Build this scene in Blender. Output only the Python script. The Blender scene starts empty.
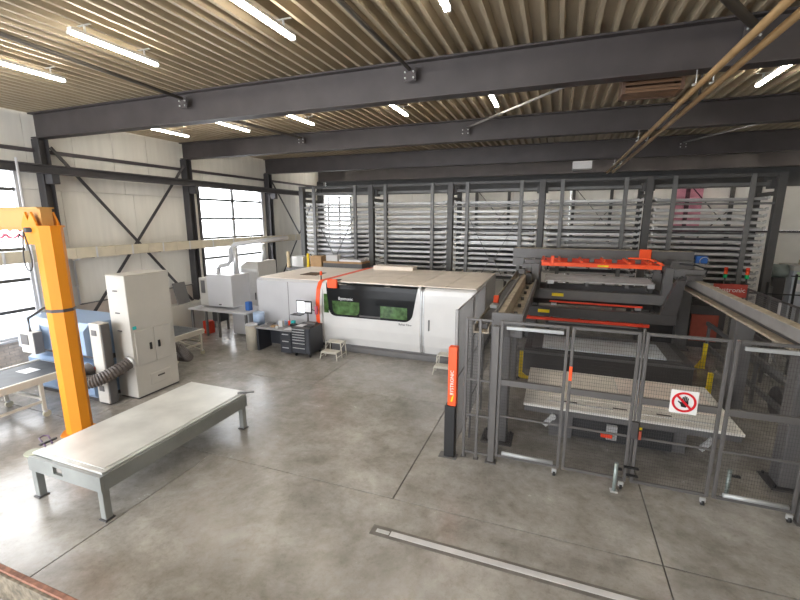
import bpy, bmesh, math, random
from mathutils import Matrix, Vector
random.seed(7)
R = math.radians
scene = bpy.context.scene
col = scene.collection

# ---------------------------------------------------------------- camera, sky, lights, exposure
cam_data = bpy.data.cameras.new('camera'); cam = bpy.data.objects.new('camera', cam_data); col.objects.link(cam)
cam.location = (0, 0, 4.5); cam.rotation_euler = (R(90 - 11.1), 0, R(20.5))
cam_data.sensor_width = 36; cam_data.lens = 417 / 800 * 36; cam_data.clip_start = .05; cam_data.clip_end = 300
scene.camera = cam
world = bpy.data.worlds.new('sky'); scene.world = world; world.use_nodes = True
wn = world.node_tree.nodes; bgn = wn['Background']
bgn.inputs[0].default_value = (0.93, 0.96, 1.0, 1); bgn.inputs[1].default_value = 6.0
TUBE = 34.0
scene.view_settings.view_transform = 'Standard'; scene.view_settings.look = 'None'
scene.view_settings.gamma = 1; scene.view_settings.exposure = 0.8
scene.view_settings.use_curve_mapping = False

def portal(name, loc, rot, sx, sy):
    l = bpy.data.lights.new(name, 'AREA'); l.shape = 'RECTANGLE'; l.size = sx; l.size_y = sy
    l.cycles.is_portal = True
    o = bpy.data.objects.new(name, l); col.objects.link(o); o.location = loc; o.rotation_euler = rot
portal('daylight_portal', (-14.15, 15.65, 3.55), (0, R(-90), 0), 4.7, 4.0)
portal('daylight_portal', (-14.15, 5.4, 3.55), (0, R(-90), 0), 4.7, 4.0)
portal('daylight_portal', (-14.15, -1.2, 3.55), (0, R(-90), 0), 4.7, 6.0)
portal('daylight_portal', (-8, -6.1, 3.6), (R(90), 0, 0), 12, 7.2)
portal('daylight_portal', (-13.1, 24.15, 4.0), (R(-90), 0, 0), 1.6, 3.6)

# ---------------------------------------------------------------- materials
MATS = {}
def mat(name, color, rough=.5, metal=0., var=.12, scale=3., bump=0., emit=0., stretch=None, coat=0.):
    if name in MATS: return MATS[name]
    m = bpy.data.materials.new(name); m.use_nodes = True; nt = m.node_tree; b = nt.nodes['Principled BSDF']
    b.inputs['Roughness'].default_value = rough; b.inputs['Metallic'].default_value = metal
    b.inputs['Coat Weight'].default_value = coat
    c = (*color, 1)
    if var > 0:
        tc = nt.nodes.new('ShaderNodeTexCoord'); mp = nt.nodes.new('ShaderNodeMapping')
        if stretch: mp.inputs['Scale'].default_value = stretch
        nz = nt.nodes.new('ShaderNodeTexNoise'); nz.inputs['Scale'].default_value = scale; nz.inputs['Detail'].default_value = 5
        cr = nt.nodes.new('ShaderNodeValToRGB'); cr.color_ramp.elements[0].position = .3; cr.color_ramp.elements[1].position = .7
        cr.color_ramp.elements[0].color = (*[v * (1 - var) for v in color], 1)
        cr.color_ramp.elements[1].color = (*[min(1, v * (1 + var)) for v in color], 1)
        nt.links.new(tc.outputs['Object'], mp.inputs[0]); nt.links.new(mp.outputs[0], nz.inputs['Vector'])
        nt.links.new(nz.outputs[0], cr.inputs[0]); nt.links.new(cr.outputs[0], b.inputs['Base Color'])
        if bump > 0:
            bp = nt.nodes.new('ShaderNodeBump'); bp.inputs['Strength'].default_value = bump; bp.inputs['Distance'].default_value = .02
            nt.links.new(nz.outputs[0], bp.inputs['Height']); nt.links.new(bp.outputs[0], b.inputs['Normal'])
    else:
        b.inputs['Base Color'].default_value = c
    if emit:
        b.inputs['Emission Color'].default_value = c; b.inputs['Emission Strength'].default_value = emit
    MATS[name] = m; return m

def concrete():
    m = bpy.data.materials.new('polished_concrete'); m.use_nodes = True; nt = m.node_tree; b = nt.nodes['Principled BSDF']; L = nt.links.new
    geo = nt.nodes.new('ShaderNodeNewGeometry')
    def noise(s, d, dist=0., rough=.6):
        n = nt.nodes.new('ShaderNodeTexNoise'); n.inputs['Scale'].default_value = s; n.inputs['Detail'].default_value = d
        n.inputs['Distortion'].default_value = dist; n.inputs['Roughness'].default_value = rough
        L(geo.outputs['Position'], n.inputs['Vector']); return n
    a = noise(.45, 8, .6, .7); c = noise(2.4, 8, .2, .7); d = noise(9, 10, .1, .8)
    r1 = nt.nodes.new('ShaderNodeValToRGB'); r1.color_ramp.elements[0].position = .33; r1.color_ramp.elements[1].position = .68
    r1.color_ramp.elements[0].color = (.25, .23, .205, 1); r1.color_ramp.elements[1].color = (.47, .45, .42, 1)
    L(a.outputs[0], r1.inputs[0])
    r2 = nt.nodes.new('ShaderNodeValToRGB'); r2.color_ramp.elements[0].position = .3; r2.color_ramp.elements[1].position = .62
    r2.color_ramp.elements[0].color = (.70, .685, .665, 1); r2.color_ramp.elements[1].color = (1.05, 1.05, 1.05, 1)
    L(c.outputs[0], r2.inputs[0])
    r3 = nt.nodes.new('ShaderNodeValToRGB'); r3.color_ramp.elements[0].position = .28; r3.color_ramp.elements[1].position = .5
    r3.color_ramp.elements[0].color = (.74, .72, .69, 1); r3.color_ramp.elements[1].color = (1, 1, 1, 1)
    L(d.outputs[0], r3.inputs[0])
    m1 = nt.nodes.new('ShaderNodeMix'); m1.data_type = 'RGBA'; m1.blend_type = 'MULTIPLY'; m1.inputs[0].default_value = 1
    L(r1.outputs[0], m1.inputs[6]); L(r2.outputs[0], m1.inputs[7])
    m2 = nt.nodes.new('ShaderNodeMix'); m2.data_type = 'RGBA'; m2.blend_type = 'MULTIPLY'; m2.inputs[0].default_value = 1
    L(m1.outputs[2], m2.inputs[6]); L(r3.outputs[0], m2.inputs[7])
    L(m2.outputs[2], b.inputs['Base Color'])
    rr = nt.nodes.new('ShaderNodeMapRange'); rr.inputs[3].default_value = .18; rr.inputs[4].default_value = .32; b.inputs['Specular IOR Level'].default_value = .85
    L(c.outputs[0], rr.inputs[0]); L(rr.outputs[0], b.inputs['Roughness'])
    bp = nt.nodes.new('ShaderNodeBump'); bp.inputs['Strength'].default_value = .05; bp.inputs['Distance'].default_value = .02
    L(c.outputs[0], bp.inputs['Height']); L(bp.outputs[0], b.inputs['Normal'])
    return m
CONC = concrete()

def glassy(name, tint=(1, 1, 1), gloss=.08):
    m = bpy.data.materials.new(name); m.use_nodes = True; nt = m.node_tree
    nt.nodes.remove(nt.nodes['Principled BSDF']); out = nt.nodes['Material Output']
    t = nt.nodes.new('ShaderNodeBsdfTransparent'); t.inputs[0].default_value = (*tint, 1)
    g = nt.nodes.new('ShaderNodeBsdfGlossy'); g.inputs['Roughness'].default_value = .03
    mx = nt.nodes.new('ShaderNodeMixShader'); mx.inputs[0].default_value = gloss
    nt.links.new(t.outputs[0], mx.inputs[1]); nt.links.new(g.outputs[0], mx.inputs[2]); nt.links.new(mx.outputs[0], out.inputs[0])
    return m
GLASS = glassy('window_glass'); PINKFILM = glassy('pink_film', (.97, .66, .78), .04)

bracem = mat('brace_brown', (.10, .088, .075), .5)
steel = mat('dark_steel', (.056, .048, .048), .5, .2, .15, 2)
steel2 = mat('dark_steel_column', (.05, .047, .050), .5, .1, .15, 2)
deck = mat('deck_sheet', (.43, .36, .255), .40, .15, .10, 1.2)
whitewall = mat('wall_panel_white', (.70, .68, .63), .7, 0, .06, 1.5, stretch=(1, 3, .35))
backw = mat('back_panel_white', (.86, .84, .80), .7, 0, .05, 1.5)
plaster = mat('wall_plaster', (.60, .53, .48), .8, 0, .08, 2)
brickm = mat('brick_pale', (.56, .49, .43), .85, 0, .2, 4)
mortar = mat('mortar', (.42, .40, .37), .9)
rail_m = mat('wall_rail', (.06, .05, .055), .5, .1, .1)
beige = mat('beige_duct', (.56, .50, .38), .55, 0, .1, 3)
dusty = mat('dusty_rail', (.42, .36, .28), .6, .1, .25, 6)
rackl2 = mat('rail_pale_grey', (.26, .25, .245), .5, .1, .1, 3)
alu = mat('aluminium', (.62, .63, .64), .35, .6, .08, 5)
galv = mat('galvanised_sheet', (.52, .53, .51), .42, .35, .22, 2.2)
cass = mat('cassette_steel', (.50, .495, .49), .42, .15, .12, 4)
cass2 = mat('cassette_hook', (.62, .62, .62), .5, .2, .1, 4)
rackm = mat('rack_grey', (.085, .082, .080), .5, .2, .12, 2)
rackl = mat('rack_grey_light', (.16, .158, .155), .5, .2, .12, 2)
sheetd = mat('sheet_stock', (.16, .16, .165), .4, .6, .3, 1.5)
sheetl = mat('sheet_stock_light', (.45, .45, .45), .35, .5, .2, 1.5)
mgrey = mat('machine_grey', (.065, .06, .06), .45, .1, .08, 3)
mgrey2 = mat('machine_grey_light', (.135, .13, .13), .45, .1, .08, 3)
white = mat('machine_white', (.62, .61, .60), .35, 0, .03, 2, coat=.2)
lgrey = mat('machine_light_grey', (.56, .56, .58), .4, 0, .03, 2)
cream = mat('machine_top_cream', (.86, .77, .69), .5, 0, .06, 2)
cab_m = mat('cabinet_grey_white', (.52, .50, .46), .5, 0, .05, 1.5)
orange = mat('signal_orange', (.95, .10, .02), .4, 0, .03)
redor = mat('red_orange', (.80, .06, .02), .4, 0, .08)
dkred = mat('dull_red', (.30, .06, .035), .6, 0, .2, 3)
black = mat('black_plastic', (.012, .012, .013), .4, 0, 0)
blkgl = mat('black_glass', (.012, .013, .014), .12, 0, 0); blkgl.node_tree.nodes['Principled BSDF'].inputs['Specular IOR Level'].default_value = .15
grngl = mat('green_glass', (.05, .11, .03), .15, 0, .6, 5)
yellow = mat('crane_yellow', (.66, .23, .004), .6, 0, .04, 2)
yelarm = mat('crane_arm_yellow', (.50, .27, .08), .6, 0, .05, 2)
yelb = mat('bollard_yellow', (.85, .62, .01), .4, 0, .04)
blue = mat('machine_blue', (.24, .33, .47), .4, 0, .06, 2)
bluel = mat('machine_blue_light', (.52, .60, .70), .4, 0, .05, 2)
rubber = mat('belt_dark', (.07, .075, .08), .6, 0, .2, 5)
tool = mat('cabinet_anthracite', (.035, .037, .045), .4, 0, .06)
hosem = mat('ribbed_hose', (.11, .095, .088), .5, .1, .15)
wood = mat('cardboard', (.45, .28, .14), .8, 0, .15)
paper = mat('paper_white', (.78, .78, .80), .7, 0, .02)
ltblue = mat('light_blue_plastic', (.40, .52, .72), .5, 0, .03)
bluem = mat('blue_plastic', (.03, .12, .40), .4, 0, .03)
pinkc = mat('pink_cable', (.55, .12, .18), .5, 0, .05)
red = mat('sign_red', (.65, .01, .02), .4, 0, 0)
signw = mat('sign_white', (.80, .80, .78), .4, 0, 0)
greenl = mat('green_lamp', (.01, .55, .18), .3, 0, 0)
tubem = mat('lamp_tube', (1.0, .93, .80), .4, 0, 0, emit=TUBE)
rust = mat('rusty_steel', (.24, .11, .07), .7, .1, .4, 14, bump=.3)
oilg = mat('mossy_steel', (.17, .14, .10), .7, .1, .45, 16, bump=.3)
wire = mat('mesh_wire', (.07, .065, .065), .5, .2, 0)
damper = mat('damper_grey', (.42, .43, .43), .4, .3, .05)
fencem = mat('fence_grey', (.115, .108, .104), .45, .1, .06)
pipem = mat('pipe_copper', (.42, .27, .13), .35, .4, .12, 4)
asph = mat('outside_paving', (.45, .45, .45), .9)
stool_m = mat('stool_beige', (.58, .55, .48), .5, .1, .06)
teal = mat('teal_sticker', (.02, .45, .45), .5, 0, 0)

def vary(m, lo=.7, hi=1.25):
    nt = m.node_tree; b = nt.nodes['Principled BSDF']; src = b.inputs['Base Color'].links[0].from_socket
    oi = nt.nodes.new('ShaderNodeObjectInfo'); mr = nt.nodes.new('ShaderNodeMapRange'); mr.inputs[3].default_value = lo; mr.inputs[4].default_value = hi
    mx = nt.nodes.new('ShaderNodeMix'); mx.data_type = 'RGBA'; mx.blend_type = 'MULTIPLY'; mx.inputs[0].default_value = 1
    nt.links.new(oi.outputs['Random'], mr.inputs[0]); nt.links.new(src, mx.inputs[6]); nt.links.new(mr.outputs[0], mx.inputs[7]); nt.links.new(mx.outputs[2], b.inputs['Base Color'])
vary(cass); vary(sheetd, .6, 1.6)
# ---------------------------------------------------------------- mesh builder
class MB:
    def __init__(s): s.v = []; s.f = []; s.sm = []
    def add(s, vs, fs, smooth=False):
        n = len(s.v); s.v += [tuple(p) for p in vs]; s.f += [tuple(i + n for i in f) for f in fs]; s.sm += [smooth] * len(fs); return s
    def box(s, x0, x1, y0, y1, z0, z1, M=None, bev=0):
        if x0 > x1: x0, x1 = x1, x0
        if y0 > y1: y0, y1 = y1, y0
        if z0 > z1: z0, z1 = z1, z0
        if bev:
            b = min(bev, (x1 - x0) / 2.2, (y1 - y0) / 2.2, (z1 - z0) / 2.2)
            bm = bmesh.new(); bmesh.ops.create_cube(bm, size=1)
            for v in bm.verts: v.co = Vector(((x0 + x1) / 2 + v.co.x * (x1 - x0), (y0 + y1) / 2 + v.co.y * (y1 - y0), (z0 + z1) / 2 + v.co.z * (z1 - z0)))
            bmesh.ops.bevel(bm, geom=bm.edges[:], offset=b, segments=1, affect='EDGES')
            bm.verts.index_update()
            vs = [v.co.copy() for v in bm.verts]; fs = [tuple(v.index for v in f.verts) for f in bm.faces]; bm.free()
        else:
            vs = [Vector(p) for p in ((x0, y0, z0), (x1, y0, z0), (x1, y1, z0), (x0, y1, z0), (x0, y0, z1), (x1, y0, z1), (x1, y1, z1), (x0, y1, z1))]
            fs = [(0, 3, 2, 1), (4, 5, 6, 7), (0, 1, 5, 4), (1, 2, 6, 5), (2, 3, 7, 6), (3, 0, 4, 7)]
        if M is not None: vs = [M @ v for v in vs]
        return s.add(vs, fs)
    def bar(s, a, b, w, h=None, up=(0, 0, 1)):
        """rectangular bar from a to b"""
        h = h or w; a = Vector(a); b = Vector(b); d = (b - a).normalized(); u = Vector(up)
        if abs(d.dot(u)) > .99: u = Vector((0, 1, 0))
        sx = d.cross(u).normalized(); u = sx.cross(d)
        vs = [p + sx * i * w / 2 + u * j * h / 2 for p in (a, b) for i, j in ((-1, -1), (1, -1), (1, 1), (-1, 1))]
        return s.add(vs, [(0, 1, 2, 3), (7, 6, 5, 4), (0, 4, 5, 1), (1, 5, 6, 2), (2, 6, 7, 3), (3, 7, 4, 0)])
    def tube(s, pts, r, n=10, smooth=True, ribs=0):
        pts = [Vector(p) for p in pts]; rings = []
        for i, p in enumerate(pts):
            d = (pts[min(i + 1, len(pts) - 1)] - pts[max(i - 1, 0)]).normalized()
            u = Vector((0, 0, 1)) if abs(d.z) < .9 else Vector((0, 1, 0))
            sx = d.cross(u).normalized(); u = sx.cross(d)
            rr = r[i] if isinstance(r, (list, tuple)) else r
            rings.append([p + (sx * math.cos(2 * math.pi * k / n) + u * math.sin(2 * math.pi * k / n)) * rr for k in range(n)])
        vs = [v for q in rings for v in q]; fs = []
        for i in range(len(pts) - 1):
            for k in range(n): fs.append((i * n + k, i * n + (k + 1) % n, (i + 1) * n + (k + 1) % n, (i + 1) * n + k))
        s.add(vs, fs, smooth)
        m = len(s.v) - len(vs)
        s.f.append(tuple(m + k for k in reversed(range(n)))); s.f.append(tuple(m + (len(pts) - 1) * n + k for k in range(n))); s.sm += [False, False]
        return s
    def prism(s, poly, axis, a, b):
        """polygon extruded along an axis; poly holds the two other coordinates in axis order"""
        def P(p, t): return {'x': (t, p[0], p[1]), 'y': (p[0], t, p[1]), 'z': (p[0], p[1], t)}[axis]
        n = len(poly); vs = [P(p, a) for p in poly] + [P(p, b) for p in poly]
        fs = [tuple(range(n)), tuple(reversed(range(n, 2 * n)))] + [(i, i + n, (i + 1) % n + n, (i + 1) % n) for i in range(n)]
        return s.add(vs, fs)
    def cyl(s, x, y, z0, z1, r, n=16): return s.tube([(x, y, z0), (x, y, z1)], r, n)
    def build(s, name, material, parent=None, origin=None):
        me = bpy.data.meshes.new(name)
        if parent is not None:
            off = Vector(parent.location); p = parent.parent
            while p is not None: off += Vector(p.location); p = p.parent
        elif origin is not None: off = Vector(origin)
        else:
            xs = [v[0] for v in s.v]; ys = [v[1] for v in s.v]; zs = [v[2] for v in s.v]
            off = Vector(((min(xs) + max(xs)) / 2, (min(ys) + max(ys)) / 2, min(zs)))
        me.from_pydata([(v[0] - off.x, v[1] - off.y, v[2] - off.z) for v in s.v], [], s.f)
        me.polygons.foreach_set('use_smooth', s.sm)
        bm = bmesh.new(); bm.from_mesh(me); bmesh.ops.recalc_face_normals(bm, faces=bm.faces); bm.to_mesh(me); bm.free()
        me.materials.append(material); me.update()
        o = bpy.data.objects.new(name, me); col.objects.link(o)
        if parent is not None: o.parent = parent
        else: o.location = off
        return o
def box(name, m, x0, x1, y0, y1, z0, z1, parent=None, bev=0.006):
    return MB().box(x0, x1, y0, y1, z0, z1, bev=bev).build(name, m, parent)
def empty(name, loc, rz=0):
    o = bpy.data.objects.new(name, None); o.empty_display_size = .1; o.location = loc; o.rotation_euler.z = rz; col.objects.link(o); return o
def tag(o, label=None, cat=None, group=None, kind=None):
    if label: o['label'] = label
    if cat: o['category'] = cat
    if group: o['group'] = group
    if kind: o['kind'] = kind
    return o
def thing(name, label, cat, loc, group=None): return tag(empty(name, loc), label, cat, group)
def struct(o): o['kind'] = 'structure'; return o
def copy_tree(o, parent=None, kids=None):
    kids = list(o.children) if kids is None else kids
    c = o.copy(); col.objects.link(c); c.parent = parent
    for ch in kids: copy_tree(ch, c)
    return c
def text(name, s, size, loc, rot, m, parent, ext=.004):
    cu = bpy.data.curves.new(name, 'FONT'); cu.body = s; cu.size = size; cu.extrude = ext; cu.align_x = 'CENTER'; cu.align_y = 'CENTER'; cu.resolution_u = 2
    t = bpy.data.objects.new(name + '_tmp', cu); col.objects.link(t); bpy.context.view_layer.update()
    me = bpy.data.meshes.new_from_object(t.evaluated_get(bpy.context.evaluated_depsgraph_get()))
    bpy.data.objects.remove(t); me.name = name; me.materials.clear(); me.materials.append(m)
    o = bpy.data.objects.new(name, me); col.objects.link(o)
    off = Vector((0, 0, 0)); p = parent
    while p is not None: off += Vector(p.location); p = p.parent
    o.parent = parent; o.location = Vector(loc) - off; o.rotation_euler = rot; return o
ORD_ = ['first', 'second', 'third', 'fourth', 'fifth', 'sixth', 'seventh', 'eighth', 'ninth', 'tenth', 'eleventh', 'twelfth']
ORD = ['topmost', 'second', 'third', 'fourth', 'fifth', 'sixth', 'seventh', 'eighth', 'ninth', 'tenth', 'eleventh', 'twelfth', 'thirteenth',
       'fourteenth', 'fifteenth', 'sixteenth', 'seventeenth', 'eighteenth', 'nineteenth', 'twentieth', 'twenty-first', 'twenty-second']

# ================================================================ THE SHELL
XL, XR, YB, YF, ZC = -14.0, 15.0, 24.0, -6.0, 7.36
floor = struct(empty('floor', (0, 0, 0)))
box('joint_bed', mat('joint_dark', (.03, .028, .025), .9), XL, XR, YF, YB, -.2, -.151, floor, 0)
rows = [(YF, 1.9, (-14, -9.6, -2.2, 5.4, 15)), (1.9, 5.64, (-14, -6.02, 1.6, 9.2, 15)), (5.64, 9.36, (-14, -9.8, -2.235, 1.6, 5.4, 15)), (9.36, 13.1, (-14, -6.02, 1.6, 9.2, 15)),
        (13.1, 24, (-14, -6.02, 1.6, 9.2, 15))]
for y0, y1, xs in rows:
    for a, b in zip(xs, xs[1:]):
        if y0 == 1.9 and a == 1.6 or (y0 == 1.9 and a == -6.02):   # the slabs carry the recess of the floor channel
            pass
        box('concrete_slab', CONC, a + .008, b - .008, y0 + .011, y1 - .011, -.15, 0, floor, .004)
# drain-like steel channel set on the floor
ch = thing('floor_channel', 'long flat steel channel strip with pale centre set in the concrete floor', 'floor channel', (-.3, 4.9, 0))
box('channel_frame', mat('channel_dark', (.16, .145, .13), .6, .1, .2, 5), -2.28, 3.4, 4.80, 5.0, .0, .006, ch, .002)
box('cover_strip', mat('channel_pale', (.62, .61, .61), .45, .1, .1, 3), -1.98, 3.38, 4.855, 4.95, .006, .012, ch, .002)
box('end_plate', alu, -2.2, -2.0, 4.865, 4.935, .006, .010, ch, .002)

# ceiling: ribbed metal deck
mb = MB(); per = .26; n = int((XR - XL) / per); zb, zt = ZC, ZC + .15
prof = []
for i in range(n + 1):
    x = XL + .02 + i * per
    prof += [(x, zt), (x + .022, zb), (x + .078, zb), (x + .10, zt)]
vs = []; fs = []
for (x, z) in prof: vs += [(x, YF, z), (x, YB + .2, z)]
for i in range(len(prof) - 1): fs.append((2 * i, 2 * i + 1, 2 * i + 3, 2 * i + 2))
mb.add(vs, fs); k = mb.box(XL - .2, XR + .2, YF, YB + .2, zt + .02, zt + .15)
struct(mb.build('ceiling', deck))

# left wall with two windows in view (and one more beside the camera)
W = [(-4.2, 1.8), (3.4, 7.4), (13.65, 17.65)]
Z0, Z1 = 1.2, 5.85
wl = struct(empty('wall_left', (XL, 9, 0)))
def panel(y0, y1, z0, z1, m=whitewall):
    # sandwich panels, one object each, narrow joints between
    box('wall_panel', m, XL - .2, XL, y0 + .004, y1 - .004, z0 + .004, z1 - .004, wl, .004)
def run(y0, y1, z0, z1, m=whitewall, step=1.2):
    k = max(1, round((y1 - y0) / step)); d = (y1 - y0) / k
    for i in range(k): panel(y0 + i * d, y0 + (i + 1) * d, z0, z1, m)
ys = [YF, *[v for w in W for v in w], YB]
for i in range(0, len(ys), 2):
    a, b = ys[i], ys[i + 1]
    if i == 4:
        run(a, 8.5, 1.15, 5.3, whitewall, .7); run(8.5, 13.1, 1.8, 5.3, whitewall, 2.3); run(8.5, 13.1, 1.15, 1.8, plaster, 1.6); run(13.1, b, 1.15, 5.3, whitewall, .6)
        run(a, b, 5.3, Z1, whitewall, 1.6)
    else:
        run(a, b, 1.15, Z1)
run(YF, YB, Z1, 7.4, whitewall, 1.25)
# brick dado
box('mortar_bed', mortar, XL - .2, XL - .004, YF, YB, 0, 1.15, wl, 0)
mb = MB()
for r in range(13):
    z = .02 + r * .086; y = 3.0 + (r % 2) * .115
    while y < 19.5:
        mb.box(XL - .02, XL + .008 + random.random() * .005, y, y + .217, z, z + .072); y += .23
bk = mb.build('brick', brickm, wl); bk['kind'] = 'stuff'
for y0, y1 in W: box('window_sill', lgrey, XL - .1, XL + .12, y0 - .05, y1 + .05, 1.13, 1.19, wl)
def window(y0, y1, zs, mull):
    w = struct(empty('window_1', (XL, (y0 + y1) / 2, Z0)))
    for y in (y0, y1): box('window_frame', steel2 if y == y0 else lgrey, XL - .12, XL + .05, y - .06, y + .06, Z0, Z1, w)
    for z in (Z0 + .03, Z1 - .03): box('window_frame', lgrey, XL - .12, XL + .03, y0, y1, z - .03, z + .03, w)
    box('mullion', rackm, XL - .1, XL, mull - .05, mull + .05, Z0, Z1, w)
    for z in zs: box('transom', rackm, XL - .1, XL + .01, y0, y1, z - .045, z + .045, w)
    lv = [Z0] + sorted(zs) + [Z1]
    for a, b in ((y0, mull), (mull, y1)):
        for c, d in zip(lv, lv[1:]): box('pane', GLASS, XL - .06, XL - .052, a + .03, b - .03, c + .03, d - .03, w, 0)
    return w
zs = [1.95, 2.8, 3.65, 4.48, 5.28]
for i, (a, b) in enumerate(W): w = window(a, b, zs, (a + b) / 2); w.name = 'window_%d' % (i + 1)
# angle rail near the wall head
struct(box('trim_1', rail_m, XL, XL + .08, YF, YB, 6.32, 6.42))
# outside paving seen through the glass
struct(box('trim_2', asph, -60, XL - .25, -40, 60, -.25, -.05, None, 0))

# back wall
wb = struct(empty('wall_back', (0, YB, 0)))
w4 = struct(empty('window_4', (-13.1, YB, 2.2)))
for a in (-13.9, -13.1, -12.3): box('mullion', rackl, a - .05, a + .05, YB, YB + .12, 2.2, 5.8, w4)
for z in (2.2, 3.4, 4.6, 5.8): box('transom', rackl, -13.9, -12.3, YB + .01, YB + .11, z - .04, z + .04, w4)
for a, b in ((-13.9, -13.1), (-13.1, -12.3)):
    for c, d in ((2.2, 3.4), (3.4, 4.6), (4.6, 5.8)): box('pane', GLASS, a + .05, b - .05, YB + .05, YB + .058, c + .04, d - .04, w4, 0)
for a, b, c, d in ((-14, -12.25, 0, 2.15), (-12.25, -10.2, 0, 5.9), (-10.2, -8.2, 0, 5.9)): box('wall_panel', backw, a + .004, b - .004, YB, YB + .2, c, d, wb, .004)
box('wall_panel', mat('wall_head_dark', (.10, .10, .10), .7), XL, -8.2, YB, YB + .2, 5.9, 7.4, wb, 0)
wf = struct(empty('wall_light_block', (0, YF, 0)))  # unseen wall, added so daylight behind the camera enters from the left only
box('wall_panel', backw, -2, 6.5, YF - .2, YF, 0, 7.4, wf, 0); box('wall_panel', backw, 6.504, XR, YF - .2, YF, 0, 7.4, wf, 0)
x = -8.2
while x < XR - .1:
    for z0, z1 in ((0, 1.9), (1.9, 3.86), (3.94, 5.9)):
        box('wall_panel', backw, x + .005, x + 2.9 - .005, YB, YB + .2, z0 + .005, z1 - .005, wb, .004)
    box('wall_panel', mat('wall_head_dark', (.10, .10, .10), .7), x, x + 2.9, YB, YB + .2, 5.9, 7.4, wb, 0)
    x += 2.9
box('rail', rail_m, -8.2, XR, YB - .06, YB + .19, 3.86, 3.94, wb)
# right wall, mostly outside the frame
struct(box('wall_right', whitewall, XR, XR + .2, YF, YB, 0, 7.4, None, 0))

# ================================================================ STEEL STRUCTURE
def ibeam(mb, x0, x1, yc, z0, z1, w=.3):
    mb.box(x0, x1, yc - w / 2, yc + w / 2, z0, z0 + .03); mb.box(x0, x1, yc - w / 2, yc + w / 2, z1 - .03, z1); mb.box(x0, x1, yc - .012, yc + .012, z0, z1)
BN = ['nearest and biggest dark steel roof beam', 'second dark steel roof beam from the camera', 'third dark steel roof beam from the camera', 'farthest dark steel roof beam, above the rack front']
for i, y in enumerate((8.05, 13.05, 18.05, 23.05)):
    bz = (6.69, 6.75, 6.68, 6.66)[i]; mb = MB(); ibeam(mb, XL + .05, XR, y, bz, 7.355)
    b = mb.build('roof_beam', steel); tag(b, BN[i] + ', spanning the hall', 'beam', 'main roof beams')
    mb = MB()
    mb.box(XL + .001, XL + .30, y - .13, y - .11, 0, bz - .01).box(XL + .001, XL + .30, y + .11, y + .13, 0, bz - .01).box(XL + .14, XL + .16, y - .13, y + .13, 0, bz - .01)
    c = mb.build('steel_column', steel2)
    tag(c, ['dark steel wall column behind the yellow jib crane', 'dark steel wall column left of the tall window', 'dark steel wall column right of the tall window', 'dark steel wall column hidden at the storage rack'][i], 'column', 'wall columns')
# crane runway rail along the left wall
cr = thing('crane_rail', 'long dark steel crane rail running along the left wall', 'rail', (-13.5, 9, 5.8))
mb = MB(); mb.box(-13.62, -13.38, YF, 20.6, 5.72, 5.75).box(-13.62, -13.38, YF, 20.6, 5.93, 5.96).box(-13.51, -13.49, YF, 20.6, 5.75, 5.93); mb.build('rail_beam', steel2, cr)
for y in (8.05, 13.05, 18.05): box('bracket', steel2, XL + .30, -13.39, y - .1, y + .1, 5.45, 5.715, cr)
box('end_stop', alu, -13.6, -13.4, 20.6, 20.68, 5.6, 6.0, cr)
# cable duct on the wall
du = thing('cable_duct', 'long beige cable duct running along the left wall at mid height', 'duct', (-13.65, 9, 3.3))
y = YF
while y < 20.7:
    box('duct_segment', beige, -13.69, -13.55, y, min(y + 1.195, 20.7), 3.30, 3.62, du, .006); y += 1.2
y = YF + .6
while y < 20.7: box('bracket', rackl, XL + .001, -13.70, y - .02, y + .02, 3.27, 3.30, du); box('clip', lgrey, -13.549, -13.54, y - .03, y + .03, 3.29, 3.63, du); y += 1.2
cd_ = thing('wall_conduit', 'thin grey conduit dropping from the duct beside the crane column', 'conduit', (-13.9, 8.5, 1.85))
MB().tube([(-13.62, 8.5, 3.28), (-13.9, 8.5, 3.2), (-13.9, 8.5, 1.85)], .03, 8).build('pipe', lgrey, cd_); box('clip', alu, -13.999, -13.87, 8.46, 8.54, 2.4, 2.44, cd_); MB().tube([(-13.9, 8.5, 1.84), (-13.9, 12.9, 1.84)], .022, 8).build('pipe', mgrey2, cd_)
# X bracing on the wall
xb = thing('wall_bracing', 'dark steel X-shaped cross bracing on the white left wall', 'bracing', (-13.85, 10.5, .9))
MB().bar((-13.85, 8.3, 6.5), (-13.85, 13.0, .9), .03, .09, up=(0, 1, 0)).build('brace', steel2, xb)
MB().bar((-13.80, 12.9, 6.5), (-13.80, 8.3, .9), .03, .09, up=(0, 1, 0)).build('brace', steel2, xb)
xb = thing('wall_bracing', 'dark steel cross bracing on the left wall beside the storage rack', 'bracing', (-13.85, 20.5, .9))
MB().bar((-13.85, 18.3, 6.4), (-13.85, 22.9, .9), .03, .08, up=(0, 1, 0)).build('brace', steel2, xb)
MB().bar((-13.80, 22.8, 6.4), (-13.80, 18.3, .9), .03, .08, up=(0, 1, 0)).build('brace', steel2, xb)
# bracing on the back wall
for x0 in (-3.6, 1.4, 6.4):
    q = thing('wall_bracing', {-3.6: 'dark bracing and posts on back wall behind middle rack bay', 1.4: 'dark bracing and posts on back wall behind fourth rack bay', 6.4: 'dark bracing and posts on back wall at right end of rack'}[x0], 'bracing', (x0, YB - .1, 0))
    for dx in (-.75, 1.0): box('post', rackm, x0 + dx - .07, x0 + dx + .07, YB - .25, YB - .07, 0, 6.5, q)
    MB().bar((x0 - .7, YB - .30, 6.0), (x0 + 1.0, YB - .30, 4.0), .03, .08, up=(0, 1, 0)).build('brace', steel2, q)
    MB().bar((x0 + 1.0, YB - .34, 5.0), (x0 - .7, YB - .34, 3.0), .03, .08, up=(0, 1, 0)).build('brace', steel2, q)
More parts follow.
